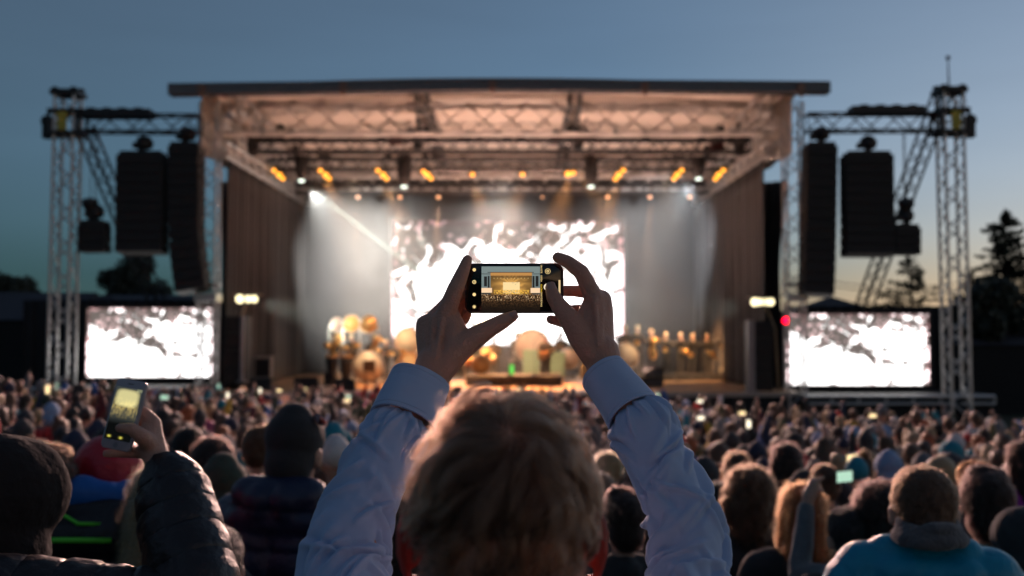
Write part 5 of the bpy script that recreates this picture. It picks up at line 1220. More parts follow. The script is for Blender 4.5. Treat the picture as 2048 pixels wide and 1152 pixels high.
# ------------------------------------------------------------ the man with the phone
def skin_near(name, base, sss, bumps=.35):
    m = mat(name, base, .5, 0, .12, 14, bumps, 260, sss=sss); b = m.node_tree.nodes['Principled BSDF']; b.inputs['Subsurface Scale'].default_value = .008; return m
skin1 = skin_near('skin_warm', (.58,.30,.21), .2)
earm = bpy.data.materials.new('ear_skin'); earm.use_nodes = True; nt = earm.node_tree; b = nt.nodes['Principled BSDF']; b.inputs['Base Color'].default_value = (.45,.16,.13,1); b.inputs['Roughness'].default_value = .5
tr = nt.nodes.new('ShaderNodeBsdfTranslucent'); tr.inputs['Color'].default_value = (.85,.05,.05,1); ms = nt.nodes.new('ShaderNodeMixShader'); ms.inputs[0].default_value = .45
nt.links.new(b.outputs[0], ms.inputs[1]); nt.links.new(tr.outputs[0], ms.inputs[2]); nt.links.new(ms.outputs[0], nt.nodes['Material Output'].inputs['Surface'])
mm = .001
def q_(px, py, Y): return P(px, py, Y)
def chain(pts, tag_='skin', flat=None):
    """pts: (px,py,Y,radius_mm)"""
    return [(q_(*a[:3]), a[3]*mm, q_(*b[:3]), b[3]*mm, flat, tag_) for a, b in zip(pts, pts[1:])]
HC = P(1005, 664, .93); HC.z = CAMZ - .172
def hc(x, y, z): return HC + V(x, y, z)
def man_caps():
    C = []
    # head
    C += [(hc(0,-.026,.016),.0705,hc(0,.032,.022),.067,None,'skin'),(hc(0,-.02,.040),.058,hc(0,.03,.04),.054,None,'skin'),(hc(0,-.04,-.015),.064,hc(0,.04,-.01),.060,None,'skin'),
          (hc(0,.035,-.04),.056,hc(0,.066,-.085),.030,None,'skin'),(hc(-.03,.055,-.075),.022,hc(.03,.055,-.075),.022,None,'skin'),(hc(0,.082,-.103),.017,hc(0,.08,-.09),.02,None,'skin'),
          (hc(0,.094,-.008),.008,hc(0,.112,-.036),.011,None,'skin'),(hc(-.011,.103,-.042),.007,hc(.011,.103,-.042),.007,None,'skin'),(hc(-.016,.095,-.066),.0065,hc(.016,.095,-.066),.0065,None,'skin'),(hc(-.014,.094,-.076),.0065,hc(.014,.094,-.076),.0065,None,'skin'),
          (hc(-.04,.088,.008),.009,hc(-.012,.096,.008),.009,None,'skin'),(hc(.04,.088,.008),.009,hc(.012,.096,.008),.009,None,'skin'),(hc(-.032,.085,-.012),.0115,hc(-.03,.085,-.012),.0115,None,'skin'),(hc(.032,.085,-.012),.0115,hc(.03,.085,-.012),.0115,None,'skin'),
          (hc(0,-.045,-.20),.060,hc(0,-.025,-.05),.056,None,'skin'),(hc(-.03,-.06,-.16),.03,hc(-.025,-.055,-.06),.032,None,'skin'),(hc(.03,-.06,-.16),.03,hc(.025,-.055,-.06),.032,None,'skin')]
    # ears: helix, lobe and shell
    for s in (-1,1):
        a0 = hc(s*.0775,.004,-.028)
        pts = [(.0,.012,.012),(.010,.006,.028),(.018,-.008,.030),(.0225,-.020,.018),(.021,-.024,.0),(.016,-.018,-.016),(.009,-.008,-.028),(.003,.004,-.030)]
        rs = [3.2,3.4,3.6,3.8,3.6,3.4,4.6,4.2]
        pp = [a0+V(s*(x*.62+.002),y,z) for x,y,z in pts]
        for i in range(len(pp)-1): C.append((pp[i],rs[i]*mm,pp[i+1],rs[i+1]*mm,None,'ear'))
        nrm = (s*.75,.66,0)
        C.append((a0+V(s*.006,-.003,.013),.0185,a0+V(s*.005,-.003,-.010),.016,(nrm,.22),'ear'))
        C.append((a0+V(s*.009,-.012,.010),.014,a0+V(s*.008,-.012,-.006),.013,(nrm,.25),'ear'))
        C.append((a0+V(s*.007,-.008,.004),.019,a0+V(s*.005,-.004,-.014),.014,(nrm,.30),'ear'))
        C.append((a0+V(-s*.004,.004,.0),.012,a0+V(s*.004,-.002,.0),.009,None,'ear'))
    # torso and hips under the clothes
    z = HC.z
    T = lambda x,y,dz: V(HC.x+x, .93-.03+y, z+dz)
    for s in (-1,1):
        C += [(T(0,0,-.23),.055,T(s*.12,0,-.265),.05,None,'skin'),(T(s*.09,.0,-.34),.10,T(s*.08,0,-.58),.095,None,'skin'),(T(s*.08,0,-.58),.095,T(s*.09,0,-.78),.10,None,'skin'),
              (T(s*.10,0,-.85),.085,T(s*.11,.01,-1.25),.055,None,'skin'),(T(s*.11,.01,-1.25),.055,T(s*.115,-.01,-1.66),.038,None,'skin'),(T(s*.115,-.02,-1.70),.04,T(s*.125,.14,-1.72),.032,None,'skin')]
    # arms
    for s, el, m1, m2, w, w2 in ((-1,(690,1190,1.165),(718,1028,1.235),(768,905,1.288),(812,834,1.322),(858,768,1.368)),(1,(1380,1190,1.165),(1358,1020,1.235),(1304,888,1.288),(1256,816,1.322),(1210,742,1.368))):
        E = q_(*el); S = T(s*.17,.02,-.28)
        C += [(S,.05,E,.036,None,'skin'),(E,.036,q_(*m1),.034,None,'skin'),(q_(*m1),.034,q_(*m2),.031,None,'skin'),(q_(*m2),.031,q_(*w),.026,None,'skin'),(q_(*w),.026,q_(*w2),.0255,None,'skin')]
    # his left hand (photo left)
    fl = ((.55,-.75,.1),.74)
    C += chain([(858,768,1.368,26.5),(868,730,1.375,26)])
    for p in ((884,650,1.393,15.5),(866,646,1.403,15.5),(852,650,1.412,14.5),(850,672,1.41,13.5)): C += chain([(866,735,1.378,19),p])
    C += chain([(884,650,1.393,15.5),(866,646,1.403,15.5),(852,650,1.412,14.5),(850,672,1.41,13.5)])
    C += chain([(884,648,1.393,14.8),(911,578,1.392,11.8),(925,545,1.398,9.6),(934.5,520,1.404,7.6)])       # index
    C += chain([(866,642,1.405,13.5),(906,596,1.43,10.8),(934,580,1.438,9),(956,574,1.434,8)])             # middle
    C += chain([(853,648,1.414,13),(904,626,1.438,10.5),(934,606,1.444,8.8),(955,600,1.436,7.8)])           # ring
    C += chain([(851,668,1.412,12),(902,656,1.432,9),(928,640,1.438,7.6),(936,627,1.428,6.4)])               # little
    C += chain([(876,742,1.372,22),(908,706,1.375,20.5),(942,680,1.378,16.8),(985,654,1.385,12.2),(1006,643,1.386,11.0),(1024,634,1.388,8.2)])   # thumb
    C += chain([(908,706,1.375,19),(905,660,1.385,15),(895,640,1.393,13)])
    C += chain([(930,690,1.382,14),(915,655,1.39,12),(905,625,1.398,9)])
    # his right hand
    C += chain([(1210,742,1.368,25),(1203,705,1.375,25)])
    for p in ((1189,602,1.393,14),(1203,600,1.405,14.5),(1207,620,1.412,14),(1207,645,1.412,13.5)): C += chain([(1203,705,1.378,18.5),p])
    C += chain([(1189,602,1.393,14),(1203,600,1.405,14.5),(1207,620,1.412,14),(1207,645,1.412,13.5)])
    C += chain([(1190,600,1.393,13.8),(1163,545,1.392,11.2),(1136,524,1.398,9.4),(1115,515,1.403,7.8)])      # index
    C += chain([(1203,598,1.408,13),(1176,584,1.434,10),(1150,582.5,1.438,8.4),(1112,582,1.434,7.6)])        # middle
    C += chain([(1207,622,1.415,12.5),(1172,622,1.438,10),(1140,622,1.442,8.6),(1110,612,1.434,7.6)])        # ring
    C += chain([(1207,648,1.414,12),(1165,664,1.425,9.6),(1128,646,1.425,7.6),(1101,639,1.416,6.6)])         # little
    C += chain([(1192,712,1.372,21),(1162,672,1.375,19.5),(1142,642,1.378,15.5),(1118,612,1.384,12.0),(1107,594,1.387,10.6),(1101.5,576,1.391,8.3)])   # thumb
    C += chain([(1162,672,1.378,18),(1180,640,1.385,14),(1186,612,1.393,12)])
    C += chain([(1150,660,1.38,14),(1168,632,1.388,11),(1176,606,1.396,8)])
    # knuckles and tendons
    for a, b in (((884,640,1.378),(872,715,1.352)),((866,638,1.388),(864,715,1.353)),((851,645,1.398),(856,718,1.358)),((1189,597,1.380),(1196,690,1.352)),((1203,595,1.391),(1202,690,1.353)),((1209,616,1.398),(1209,692,1.357))):
        C.append((q_(*a),.0042,q_(*b),.0026,None,'skin'))
    return C
MC = man_caps()
def skin_detail(co):
    n = vnoise(co, 110)*.00035 + (1-np.abs(vnoise(co*np.array([1,1,2.2]), 160)))*.0003
    d = co - co.mean(0); d /= np.linalg.norm(d,axis=1,keepdims=True)
    return co + d*n[:,None]
me = organic('person', MC, .0021, 5, deform=skin_detail)
tag_faces(me, MC, [skin1, earm], ['skin','ear'])
man = obj_from('person', me, None); tag(man, 'man with tousled light brown hair and light blue shirt, raising a phone', 'person')

# fingernails of the visible finger tips
nailm = mat('fingernail', (.50,.30,.25), .3, 0, .05)
def nail(px, py, Y, ang, w, l, nrm):
    c = P(px,py,Y); n = Vector(nrm).normalized(); t = V(math.cos(ang),0,math.sin(ang)); t = (t-n*t.dot(n)).normalized(); s = n.cross(t)
    m = MB(); m.grid(lambda u,v: c + t*l*(u-.5) + s*w*(v-.5)*(1-.25*(2*u-1)**4) + n*(.0012-.0035*(2*v-1)**2-.001*(2*u-1)**2), 8, 9)
    o = m.build('fingernail', nailm, man, True); md = o.modifiers.new('t','SOLIDIFY'); md.thickness=.0008
nail(1102,573,1.3835,1.8,.0120,.0130,(-.1,-1,.25)); nail(1026,632,1.3812,.45,.0120,.0130,(.1,-1,-.1))

# shirt sleeves
shirt = bpy.data.materials.new('light_blue_cotton'); shirt.use_nodes = True; nt = shirt.node_tree; b = nt.nodes['Principled BSDF']
tc = nt.nodes.new('ShaderNodeTexCoord'); n1 = nt.nodes.new('ShaderNodeTexNoise'); n1.inputs['Scale'].default_value = 900; n1.inputs['Detail'].default_value = 2
n2 = nt.nodes.new('ShaderNodeTexNoise'); n2.inputs['Scale'].default_value = 22; n2.inputs['Detail'].default_value = 4
mx = nt.nodes.new('ShaderNodeMix'); mx.data_type='RGBA'; mx.inputs[6].default_value=(.40,.51,.72,1); mx.inputs[7].default_value=(.46,.57,.78,1); nt.links.new(tc.outputs['Object'], n1.inputs['Vector']); nt.links.new(tc.outputs['Object'], n2.inputs['Vector'])
nt.links.new(n2.outputs['Fac'], mx.inputs[0]); nt.links.new(mx.outputs[2], b.inputs['Base Color']); b.inputs['Roughness'].default_value=.75; b.inputs['Sheen Weight'].default_value=.25
bp = nt.nodes.new('ShaderNodeBump'); bp.inputs['Strength'].default_value=.25; bp.inputs['Distance'].default_value=.0006; nt.links.new(n1.outputs['Fac'], bp.inputs['Height']); nt.links.new(bp.outputs['Normal'], b.inputs['Normal'])

def tube_frame(path, radii, nu):
    """resample a centre line; returns centres, radii, tangents, two normals (numpy)"""
    p = np.array([list(q) for q in path]); seg = np.linalg.norm(np.diff(p,axis=0),axis=1); s = np.concatenate([[0],np.cumsum(seg)]); L = s[-1]; t = np.linspace(0,L,nu)
    # smooth interpolation
    def interp(a):
        y = np.interp(t, s, a); k = max(3,int(nu*.05))|1; pad = np.concatenate([2*y[0]-y[k:0:-1], y, 2*y[-1]-y[-2:-k-2:-1]]); ker = np.hanning(2*k+1); ker/=ker.sum(); return np.convolve(pad,ker,'same')[k:k+nu]
    c = np.stack([interp(p[:,i]) for i in range(3)],1); r = interp(np.array(radii,float))
    tg = np.gradient(c,axis=0); tg /= np.linalg.norm(tg,axis=1,keepdims=True)
    n0 = np.array([0,-1.0,0]); N = []; 
    for i in range(nu):
        n0 = n0 - tg[i]*n0.dot(tg[i]); n0 /= np.linalg.norm(n0); N.append(n0)
    N = np.array(N); B = np.cross(tg,N); return c, r, tg, N, B, L, t
def tube_mesh(name, path, radii, nu, nv, disp, mats, squash=.9):
    c,r,tg,N,B,L,t = tube_frame(path,radii,nu); th = np.arange(nv)/nv*2*np.pi
    S, TH = np.meshgrid(t, th, indexing='ij'); d = disp(S, TH, L)
    R = r[:,None] + d
    pts = c[:,None,:] + N[:,None,:]*(np.cos(TH)*R*squash)[...,None] + B[:,None,:]*(np.sin(TH)*R)[...,None]
    i = np.arange(nu-1)[:,None]*nv; j = np.arange(nv)[None,:]; j2=(j+1)%nv
    f = np.stack([i+j, i+nv+j, i+nv+j2, i+j2],-1).reshape(-1,4)
    me = bpy.data.meshes.new(name); me.from_pydata(pts.reshape(-1,3).tolist(), [], f.tolist()); me.update(); me.polygons.foreach_set('use_smooth',[True]*len(me.polygons)); me.materials.append(mats); return me
def folds(seed, specs):
    """specs: (s0, th0, ds, dth, width, amp): soft ridges drawn on the sleeve from (s0,th0) to (s0+ds, th0+dth)"""
    def f(S, TH, L, R=.045):
        d = np.zeros_like(S)
        wob = .006*vnoise(np.stack([S*30, TH*2, S*0+seed],-1))
        for (s0,t0,ds,dt,w,a) in specs:
            dth = (TH - t0 + np.pi) % (2*np.pi) - np.pi
            # param along the ridge
            ex, ey = ds, dt*R; ll = math.hypot(ex,ey)+1e-9; X = (S-s0)+wob; Y_ = dth*R + wob*.6
            al = (X*ex+Y_*ey)/ll; pe = (-X*ey+Y_*ex)/ll
            pe = pe + .10*al*(al/ll-1)*1.5
            win = np.clip(al/ll,0,1); e = np.exp(-((al-win*ll)/(w*1.5))**2)*np.sin(np.pi*np.clip(.12+.76*win,0,1))
            d += a*e*(np.exp(-(np.abs(pe)/w)**1.5) - .55*np.exp(-((pe-1.7*w)/(w*1.0))**2))
        return d
    return f
def rand_folds(rs, n, L, s_lo, s_hi, amp, lean):
    out = []
    for k in range(n):
        s0 = rs.uniform(s_lo, s_hi); t0 = rs.uniform(0,2*math.pi); 
        ds = rs.uniform(.03,.085)*rs.choice([1,1,-1]); dt = rs.uniform(.5,1.5)*lean*(1 if rs.rand()<.75 else -1); out.append((s0,t0,ds,dt,rs.uniform(.0030,.0075),amp*rs.uniform(.5,1.1)))
    return out
SL = {-1: dict(path=[(806,838,1.317),(790,870,1.305),(768,905,1.288),(748,960,1.262),(718,1028,1.235),(692,1088,1.205),(686,1150,1.18),(700,1240,1.12)], w=[104,112,118,126,138,150,156,160], cuff=[(839,762,1.362),(829,786,1.349),(815,817,1.330),(803,848,1.313)], cw=[113,116,121,129]),
       1: dict(path=[(1262,822,1.317),(1284,850,1.305),(1304,888,1.288),(1328,948,1.262),(1358,1020,1.235),(1376,1085,1.205),(1382,1150,1.18),(1370,1240,1.12)], w=[92,116,122,124,132,140,148,154], cuff=[(1204,745,1.362),(1222,768,1.349),(1245,798,1.330),(1266,828,1.313)], cw=[90,93,99,108])}
for s in (-1,1):
    D = SL[s]; Tsh = V(HC.x+s*.155, .90, HC.z-.275); rs = np.random.RandomState(4+s)
    path = [P(*q) for q in D['path']]+[Tsh.lerp(P(*D['path'][-1]),.5), Tsh]
    rad = [w/2*q[2]/F for w,q in zip(D['w'],D['path'])]+[.082,.085]
    L = sum((b-a).length for a,b in zip(path,path[1:])); sp = rand_folds(rs, 44, L, .02, .33, .0125, 1.2) + rand_folds(rs, 20, L, .30, L, .013, 1.0)
    # gathers running out of the cuff
    for k in range(16): sp.append((.0, k*2*math.pi/16+rs.uniform(-.15,.15), rs.uniform(.03,.07), rs.uniform(-.35,.35), .0032, .0060))
    # big drag folds at the elbow
    for k in range(6): sp.append((.20+.030*k, 1.0*s+rs.uniform(-.5,.5), .035, 1.9*s, .007, .014))
    fo = folds(s*3.3+9, sp)
    def disp(S,TH,L,fo=fo,s=s):
        d = fo(S,TH,L); d = np.where(d>0, .010*np.tanh(d/.010), d); d += .0022*vnoise(np.stack([S*26+s, np.cos(TH)*1.6, np.sin(TH)*1.6],-1)) + .0008*vnoise(np.stack([S*90+s, np.cos(TH)*5, np.sin(TH)*5],-1))
        d += .004*np.exp(-((S-.03)/.02)**2) - .006*np.exp(-(S/.006)**2)
        return d
    me = tube_mesh('shirt_sleeve', path, rad, 420, 260, disp, shirt, .92)
    o = obj_from('shirt_sleeve', me, None, man); md = o.modifiers.new('t','SOLIDIFY'); md.thickness=.0012; md.offset=-1
    # cuff
    cp = [P(*q) for q in D['cuff']]; cr = [w/2*q[2]/F for w,q in zip(D['cw'],D['cuff'])]
    fr = np.random.RandomState(9+s)
    def dispc(S,TH,L,s=s): return .0012*np.sin(TH*3+s)+.0010*vnoise(np.stack([S*20,np.cos(TH)*2+s,np.sin(TH)*2],-1)) - .0009*np.exp(-((S-.006)/.0012)**2) - .0009*np.exp(-((S-(L-.006))/.0012)**2) + .0012*np.exp(-(S/.003)**2)*0
    me = tube_mesh('shirt_cuff', cp, cr, 80, 160, dispc, shirt, .86)
    c2 = obj_from('shirt_cuff', me, None, o); sleeve_l = o if s < 0 else sleeve_l; md = c2.modifiers.new('t','SOLIDIFY'); md.thickness=.0028; md.offset=-1
b1 = P(768,792,1.335); m = MB(); m.lathe([(0,-.001),(.0052,-.001),(.0056,.0),(.005,.0012),(.003,.0008),(0,.0008)], b1, (-.95,-.3,.1), 16); m.build('cuff_button', mat('button_white',(.7,.68,.65),.3,0,0), sleeve_l, True)
# shirt body, collar, trousers
z = HC.z; T = lambda x,y,dz: V(HC.x+x, .90+y, z+dz)
SB = [(T(-.13,0,-.275),.075,T(.13,0,-.275),.075),(T(0,0,-.24),.07,T(-.1,0,-.265),.07),(T(0,0,-.24),.07,T(.1,0,-.265),.07)]
for s in (-1,1): SB += [(T(s*.09,0,-.34),.122,T(s*.085,0,-.6),.118),(T(s*.085,0,-.6),.118,T(s*.09,0,-.84),.128),(T(s*.155,0,-.275),.08,T(s*.13,.02,-.36),.09)]
obj_from('shirt_body', organic('shirt_body', SB, .009, 3, deform=lambda q: q+.005*vnoise(q,22)[:,None]), shirt, man)
m = MB(); m.lathe([(.064,-.02),(.066,.0),(.062,.035),(.060,.035),(.063,0),(.060,-.02)], T(0,-.012,-.205), (0,.12,1), 40); m.build('shirt_collar', shirt, man, True)
TB = []
for s in (-1,1): TB += [(T(s*.085,0,-.84),.118,T(s*.10,0,-.9),.105),(T(s*.10,0,-.88),.10,T(s*.11,.01,-1.25),.072),(T(s*.11,.01,-1.25),.07,T(s*.115,-.01,-1.68),.055)]
obj_from('trousers', organic('trousers', TB, .012, 3), mat('dark_denim',(.02,.028,.05),.9,0,.3,30,.5,80), man)

def keep_m(d):
    x,y,z = d[:,0],d[:,1],d[:,2]
    face = (y > .55) & (z < .52); side = (y > .18) & (z < -.18); low = z < -.80; ear = (np.abs(x) > .74) & (z < -.10) & (y > -.42)
    return ~(face|side|low|ear)
def len_m(d): return np.clip(.022 + .030*np.clip(d[:,2]+.35,0,1.2), .016, .056)
crown = np.array([.10,-.55,.80]); crown = crown/np.linalg.norm(crown)
def flow_m(u):
    a = u - crown; a = a - u*np.sum(a*u,axis=1,keepdims=True); a /= (np.linalg.norm(a,axis=1,keepdims=True)+1e-5)
    sw = np.cross(u, crown); sw /= (np.linalg.norm(sw,axis=1,keepdims=True)+1e-5); top = np.clip(u[:,2:3],0,1)
    nz = np.stack([vnoise(u*1.0,3.1),vnoise(u+5.0,3.1),vnoise(u+9.0,3.1)],1)
    return a + .45*sw*(1-.4*top) + np.array([0,0,-.35])*(1-top) + .9*nz
h = make_hair('hair', 42000, HC+V(0,-.004,.006), (.0725,.0945,.095), keep_m, len_m, flow_m, hair_material('light_brown_hair', (.30,.122,.066), 0, .35, (.055,.022,.013)), man, 3, 9, 620, .000095, .0055, .0098, .88)
# short dense undercoat so that no scalp shows through
fur('hair_fringe', organic('hc', [(HC+V(0,-.02,.006),.074,HC+V(0,.02,.01),.072),(HC+V(0,-.04,-.04),.068,HC+V(0,-.045,-.10),.056)], .006, 2), None, 14000, .020, hair_material('nape_hair', (.09,.042,.026), 0), man, 8, 4, .00012, .35, 1.0, .5)
h2 = make_hair('hair_undercoat', 26000, HC+V(0,-.004,.006), (.0725,.095,.0945), keep_m, lambda d: np.full(len(d),.022), flow_m, hair_material('dark_root_hair', (.07,.032,.019), 0), man, 5, 4, 500, .00016, .001, .002, .1)

# ------------------------------------------------------------ his phone
PY = 1.408; a = P(930,626.5,PY); b = P(1127,526.5,PY); pc = (a+b)/2; W_ = b.x-a.x; H_ = b.z-a.z
ph = tag(empty('phone', pc), 'black phone held sideways in both hands, its display showing the stage', 'phone')
def rrect(cx, cz, w, h, r, n=6):
    pts = []
    for (sx,sz,a0) in ((1,1,0),(-1,1,90),(-1,-1,180),(1,-1,270)):
        for k in range(n+1):
            t = math.radians(a0+90*k/n); pts.append((cx+sx*(w/2-r)+r*math.cos(t), cz+sz*(h/2-r)+r*math.sin(t)))
    return pts
def slab(name, cx, y0, y1, cz, w, h, r, m, parent, bev=.0018):
    mb = MB(); rings = []
    for (y, ins) in ((y0,bev),(y0+bev*.4,bev*.3),(y0+bev,0),(y1-bev,0),(y1-bev*.4,bev*.3),(y1,bev)):
        rings.append([V(x,y,z) for x,z in rrect(cx,cz,w-2*ins,h-2*ins,r-ins*.5)])
    n = len(rings[0]); vs = [p for q in rings for p in q]; fs = [(i*n+j,i*n+(j+1)%n,(i+1)*n+(j+1)%n,(i+1)*n+j) for i in range(len(rings)-1) for j in range(n)]; fs += [tuple(range(n-1,-1,-1)), tuple(range((len(rings)-1)*n, len(rings)*n))]
    mb.add(vs, fs); o = mb.build(name, m, parent); md = o.modifiers.new('b','EDGE_SPLIT'); md.split_angle = math.radians(50); smooth_poly(o); return o
casem = mat('phone_case_dark', (.035,.022,.025), .45, 0, .1); glassm = mat('phone_glass', (.006,.005,.006), .08, 0, 0, coat=.5)
slab('case', pc.x, PY, PY+.0095, pc.z, W_, H_, .011, casem, ph)
slab('front_glass', pc.x-.001, PY-.0006, PY+.001, pc.z, W_-.006, H_-.006, .0085, glassm, ph, .0003)
def stage_photo(U, Vv):
    X = 963 + U*117; Y = 626 - Vv*93
    def S(e0,e1,x): t = np.clip((x-e0)/(e1-e0),0,1); return t*t*(3-2*t)
    def box(x0,x1,y0,y1,s=.8): return S(x0-s,x0+s,X)*(1-S(x1-s,x1+s,X))*S(y0-s,y0+s,Y)*(1-S(y1-s,y1+s,Y))
    c = np.zeros(U.shape+(3,)); sky_ = np.stack([.13+.08*Vv,.18+.08*Vv,.19+.06*Vv],-1); c[:] = sky_
    def put(mask, col): 
        nonlocal c; c = c*(1-mask[...,None]) + np.array(col)*mask[...,None]
    nz = vnoise(np.stack([X*.35,Y*.35,0*X],-1)); nf = vnoise(np.stack([X*1.1,Y*1.1,0*X],-1))
    # PA, trusses
    for x0,x1,y0,y1 in ((968,974,553,573),(975.5,979,552,577),(1065,1069,552,577),(1071,1077,552,573)): put(box(x0,x1,y0,y1,.6),(.02,.02,.02))
    put(box(963,982,547.3,548.6,.4)*.9,(.05,.05,.05)); put(box(1062,1080,547.3,548.6,.4)*.9,(.05,.05,.05))
    put(box(963,1080,577,589,2),(.04,.035,.03))
    # interior
    put(box(981,1064,545.5,590,.6),(.10,.055,.02))
    ray = .75+.25*np.sin(np.arctan2(Y-566,X-1022)*13+2*vnoise(np.stack([X*.1,Y*.1,0*X],-1))); g = ray*np.exp(-(((X-1022)/30)**2+((Y-572)/19)**2)); c += (g*box(981,1064,545,589))[...,None]*np.array([.95,.48,.11])
    put(box(981,1064,545,551.5,.7)*.85,(.62,.30,.09)); 
    put(box(981,1064,551.8,553.0,.4)*.8,(.10,.05,.02)); put(box(984,1060,554.5,555.8,.4)*.7,(.12,.06,.02))
    put(((nf>.1)*box(984,1060,551,558)*.6),(.15,.08,.03))
    put(box(975,1068,544.1,545.3,.3),(.03,.03,.03))
    put(box(1006,1039.5,564.5,587,.7),(1.0,.74,.36))
    put((nz>.35)*box(1006,1039,564,570)*.5,(.6,.45,.25))
    put(box(963,984,576,585.5,.4),(1,.68,.42)); put(box(1061,1080,576,586,.4),(1,.68,.42))
    put((nf>.05)*box(988,1058,580,588.5,.6)*.95,(1.0,.55,.08)); put((nf<-.35)*box(988,1058,580,588.5,.6)*.8,(.10,.05,.01))
    for x in np.linspace(988,1056,11): put(np.exp(-(((X-x)/.7)**2+((Y-556.5)/.6)**2)),(1,.75,.3))
    # crowd
    cr = 1-(1-S(588,590,Y)); dk = np.clip((Y-589)/37,0,1)
    crc = np.clip((vnoise(np.stack([X*.9,Y*.9,0*X+4],-1))+.15)*1.3,0,1)*(1-dk)**2.4
    cc = np.stack([.012+.34*crc,.008+.16*crc,.006+.06*crc],-1); c = c*(1-cr[...,None]) + cc*cr[...,None]
    hl = (vnoise(np.stack([X*.8+40,Y*.8,0*X],-1))>.62)*cr*(dk<.35); put(hl*.8,(.9,.62,.35))
    return np.clip(c,0,1.2)
dm = screen_mat('phone_display', 1.0)
a = P(963,626,PY); b = P(1080,533,PY)
me = picture_mesh('display', b.x-a.x, b.z-a.z, (a.x,PY-.0011,a.z), (1,0,0), (0,0,1), stage_photo, 234, 186); obj_from('display', me, dm, ph)
iconm = emi('icon_glow', (1,.72,.30), 1.0); icony = emi('icon_yellow', (1,.62,.02), 1.0)
def ring(px, py, r0, r1, m=iconm, n=20, name='screen_icon'):
    c = P(px,py,PY-.0012); s = PY/F; mb = MB(); vs = []
    for k in range(n): t = 2*math.pi*k/n; vs += [c+V(math.cos(t)*r0*s,0,math.sin(t)*r0*s), c+V(math.cos(t)*r1*s,0,math.sin(t)*r1*s)]
    mb.add(vs, [(2*k,2*((k+1)%n),2*((k+1)%n)+1,2*k+1) for k in range(n)]); return mb.build(name, m, ph)
ring(948.5,539.5,.2,3.4); ring(948.5,564,2.6,3.9); ring(948.5,564,.2,1.4); ring(948.5,589,.2,3.4)
for k in range(4):
    t = math.radians(45*k+10); c = P(948.5,613.5,PY-.0012); s = PY/F; d = V(math.cos(t),0,math.sin(t)); n = V(-d.z,0,d.x); mb = MB(); mb.add([c-d*3.6*s-n*.6*s,c+d*3.6*s-n*.6*s,c+d*3.6*s+n*.6*s,c-d*3.6*s+n*.6*s],[(0,1,2,3)]); mb.build('screen_icon', iconm, ph)
ring(1095.5,542.5,4.6,5.5); ring(1095.5,542.5,1.2,2.6); ring(1094.5,574,.2,7.0,emi('shutter_white',(1,.85,.62),1.0),28,'shutter_button')
def strip(px0,px1,py0,py1,m,name='screen_icon'):
    a = P(px0,py1,PY-.0012); b = P(px1,py0,PY-.0012); mb = MB(); mb.add([a,V(b.x,a.y,a.z),b,V(a.x,a.y,b.z)],[(0,1,2,3)]); return mb.build(name,m,ph)
strip(1117.2,1120.8,560,587,emi('home_ring_reflection',(1,.72,.36),.8),'home_ring_glint')  # reflection by the home button, put in as a glowing strip
def screen_text(txt, px, py, size_px, m):
    cu = bpy.data.curves.new('mode_text','FONT'); cu.body = txt; cu.size = size_px*PY/F; cu.align_x='CENTER'; cu.align_y='CENTER'
    o = bpy.data.objects.new('tmp_text', cu); COL.objects.link(o); dg = bpy.context.evaluated_depsgraph_get(); me = bpy.data.meshes.new_from_object(o.evaluated_get(dg)); bpy.data.objects.remove(o)
    R = Matrix.Translation(P(px,py,PY-.0012)) @ Matrix.Rotation(math.pi/2,4,'X') @ Matrix.Rotation(math.pi/2,4,'Z'); me.transform(R); me.materials.clear(); me.materials.append(m); me.name='mode_text'; obj_from('mode_text', me, None, ph)
for txt, y, m in (('SLO-MO',538,iconm),('VIDEO',557,iconm),('PHOTO',576.5,icony),('SQUARE',593,iconm),('PANO',607,iconm)): screen_text(txt, 1083, y, 4.6, m)

# ------------------------------------------------------------ left: black quilted sleeve with the white phone
def pp(px,py,Y): return P(px,py,Y)
LY = 1.95
C = []
S_ = pp(-95,1215,1.72); E_ = pp(392,1215,1.80); Wr = pp(318,930,1.955)
hd = pp(-290, 1010, 1.62); 
C += [(hd+V(0,-.02,.03),.082,hd+V(0,.02,.03),.078,None,'skin'),(hd+V(0,.04,-.05),.05,hd+V(0,.06,-.08),.03,None,'skin'),(hd+V(0,-.02,-.18),.055,hd+V(0,-.01,-.05),.052,None,'skin'),(hd+V(0,.10,-.01),.012,hd+V(0,.112,-.025),.013,None,'skin')]
for s in (-1,1): C.append((hd+V(s*.078,0,0),.016,hd+V(s*.082,-.01,-.03),.012,None,'skin'))
tx = hd+V(0,-.02,-.24)
for s in (-1,1):
    C += [(tx,.05,tx+V(s*.13,0,-.02),.05,None,'skin'),(tx+V(s*.08,0,-.1),.1,tx+V(s*.08,0,-.5),.1,None,'skin'),(tx+V(s*.09,0,-.55),.1,tx+V(s*.10,0,-1.0),.06,None,'skin'),(tx+V(s*.10,0,-1.0),.06,tx+V(s*.10,0,-1.42),.04,None,'skin'),(tx+V(s*.10,0,-1.45),.04,tx+V(s*.11,.14,-1.47),.03,None,'skin')]
C += [(tx+V(-.17,0,-.03),.05,tx+V(-.26,.0,-.3),.04,None,'skin'),(tx+V(-.26,0,-.3),.04,tx+V(-.18,.2,-.42),.03,None,'skin'),(tx+V(-.18,.2,-.42),.034,tx+V(-.14,.26,-.44),.03,None,'skin')]
for k in range(4): C.append((tx+V(-.15,.25,-.455+.018*k),.009,tx+V(-.10,.32,-.46+.018*k),.008,None,'skin'))
C += [(tx+V(.16,0,-.02),.05,S_,.045,None,'skin'),(S_,.045,E_,.038,None,'skin'),(E_,.038,Wr,.026,None,'skin')]
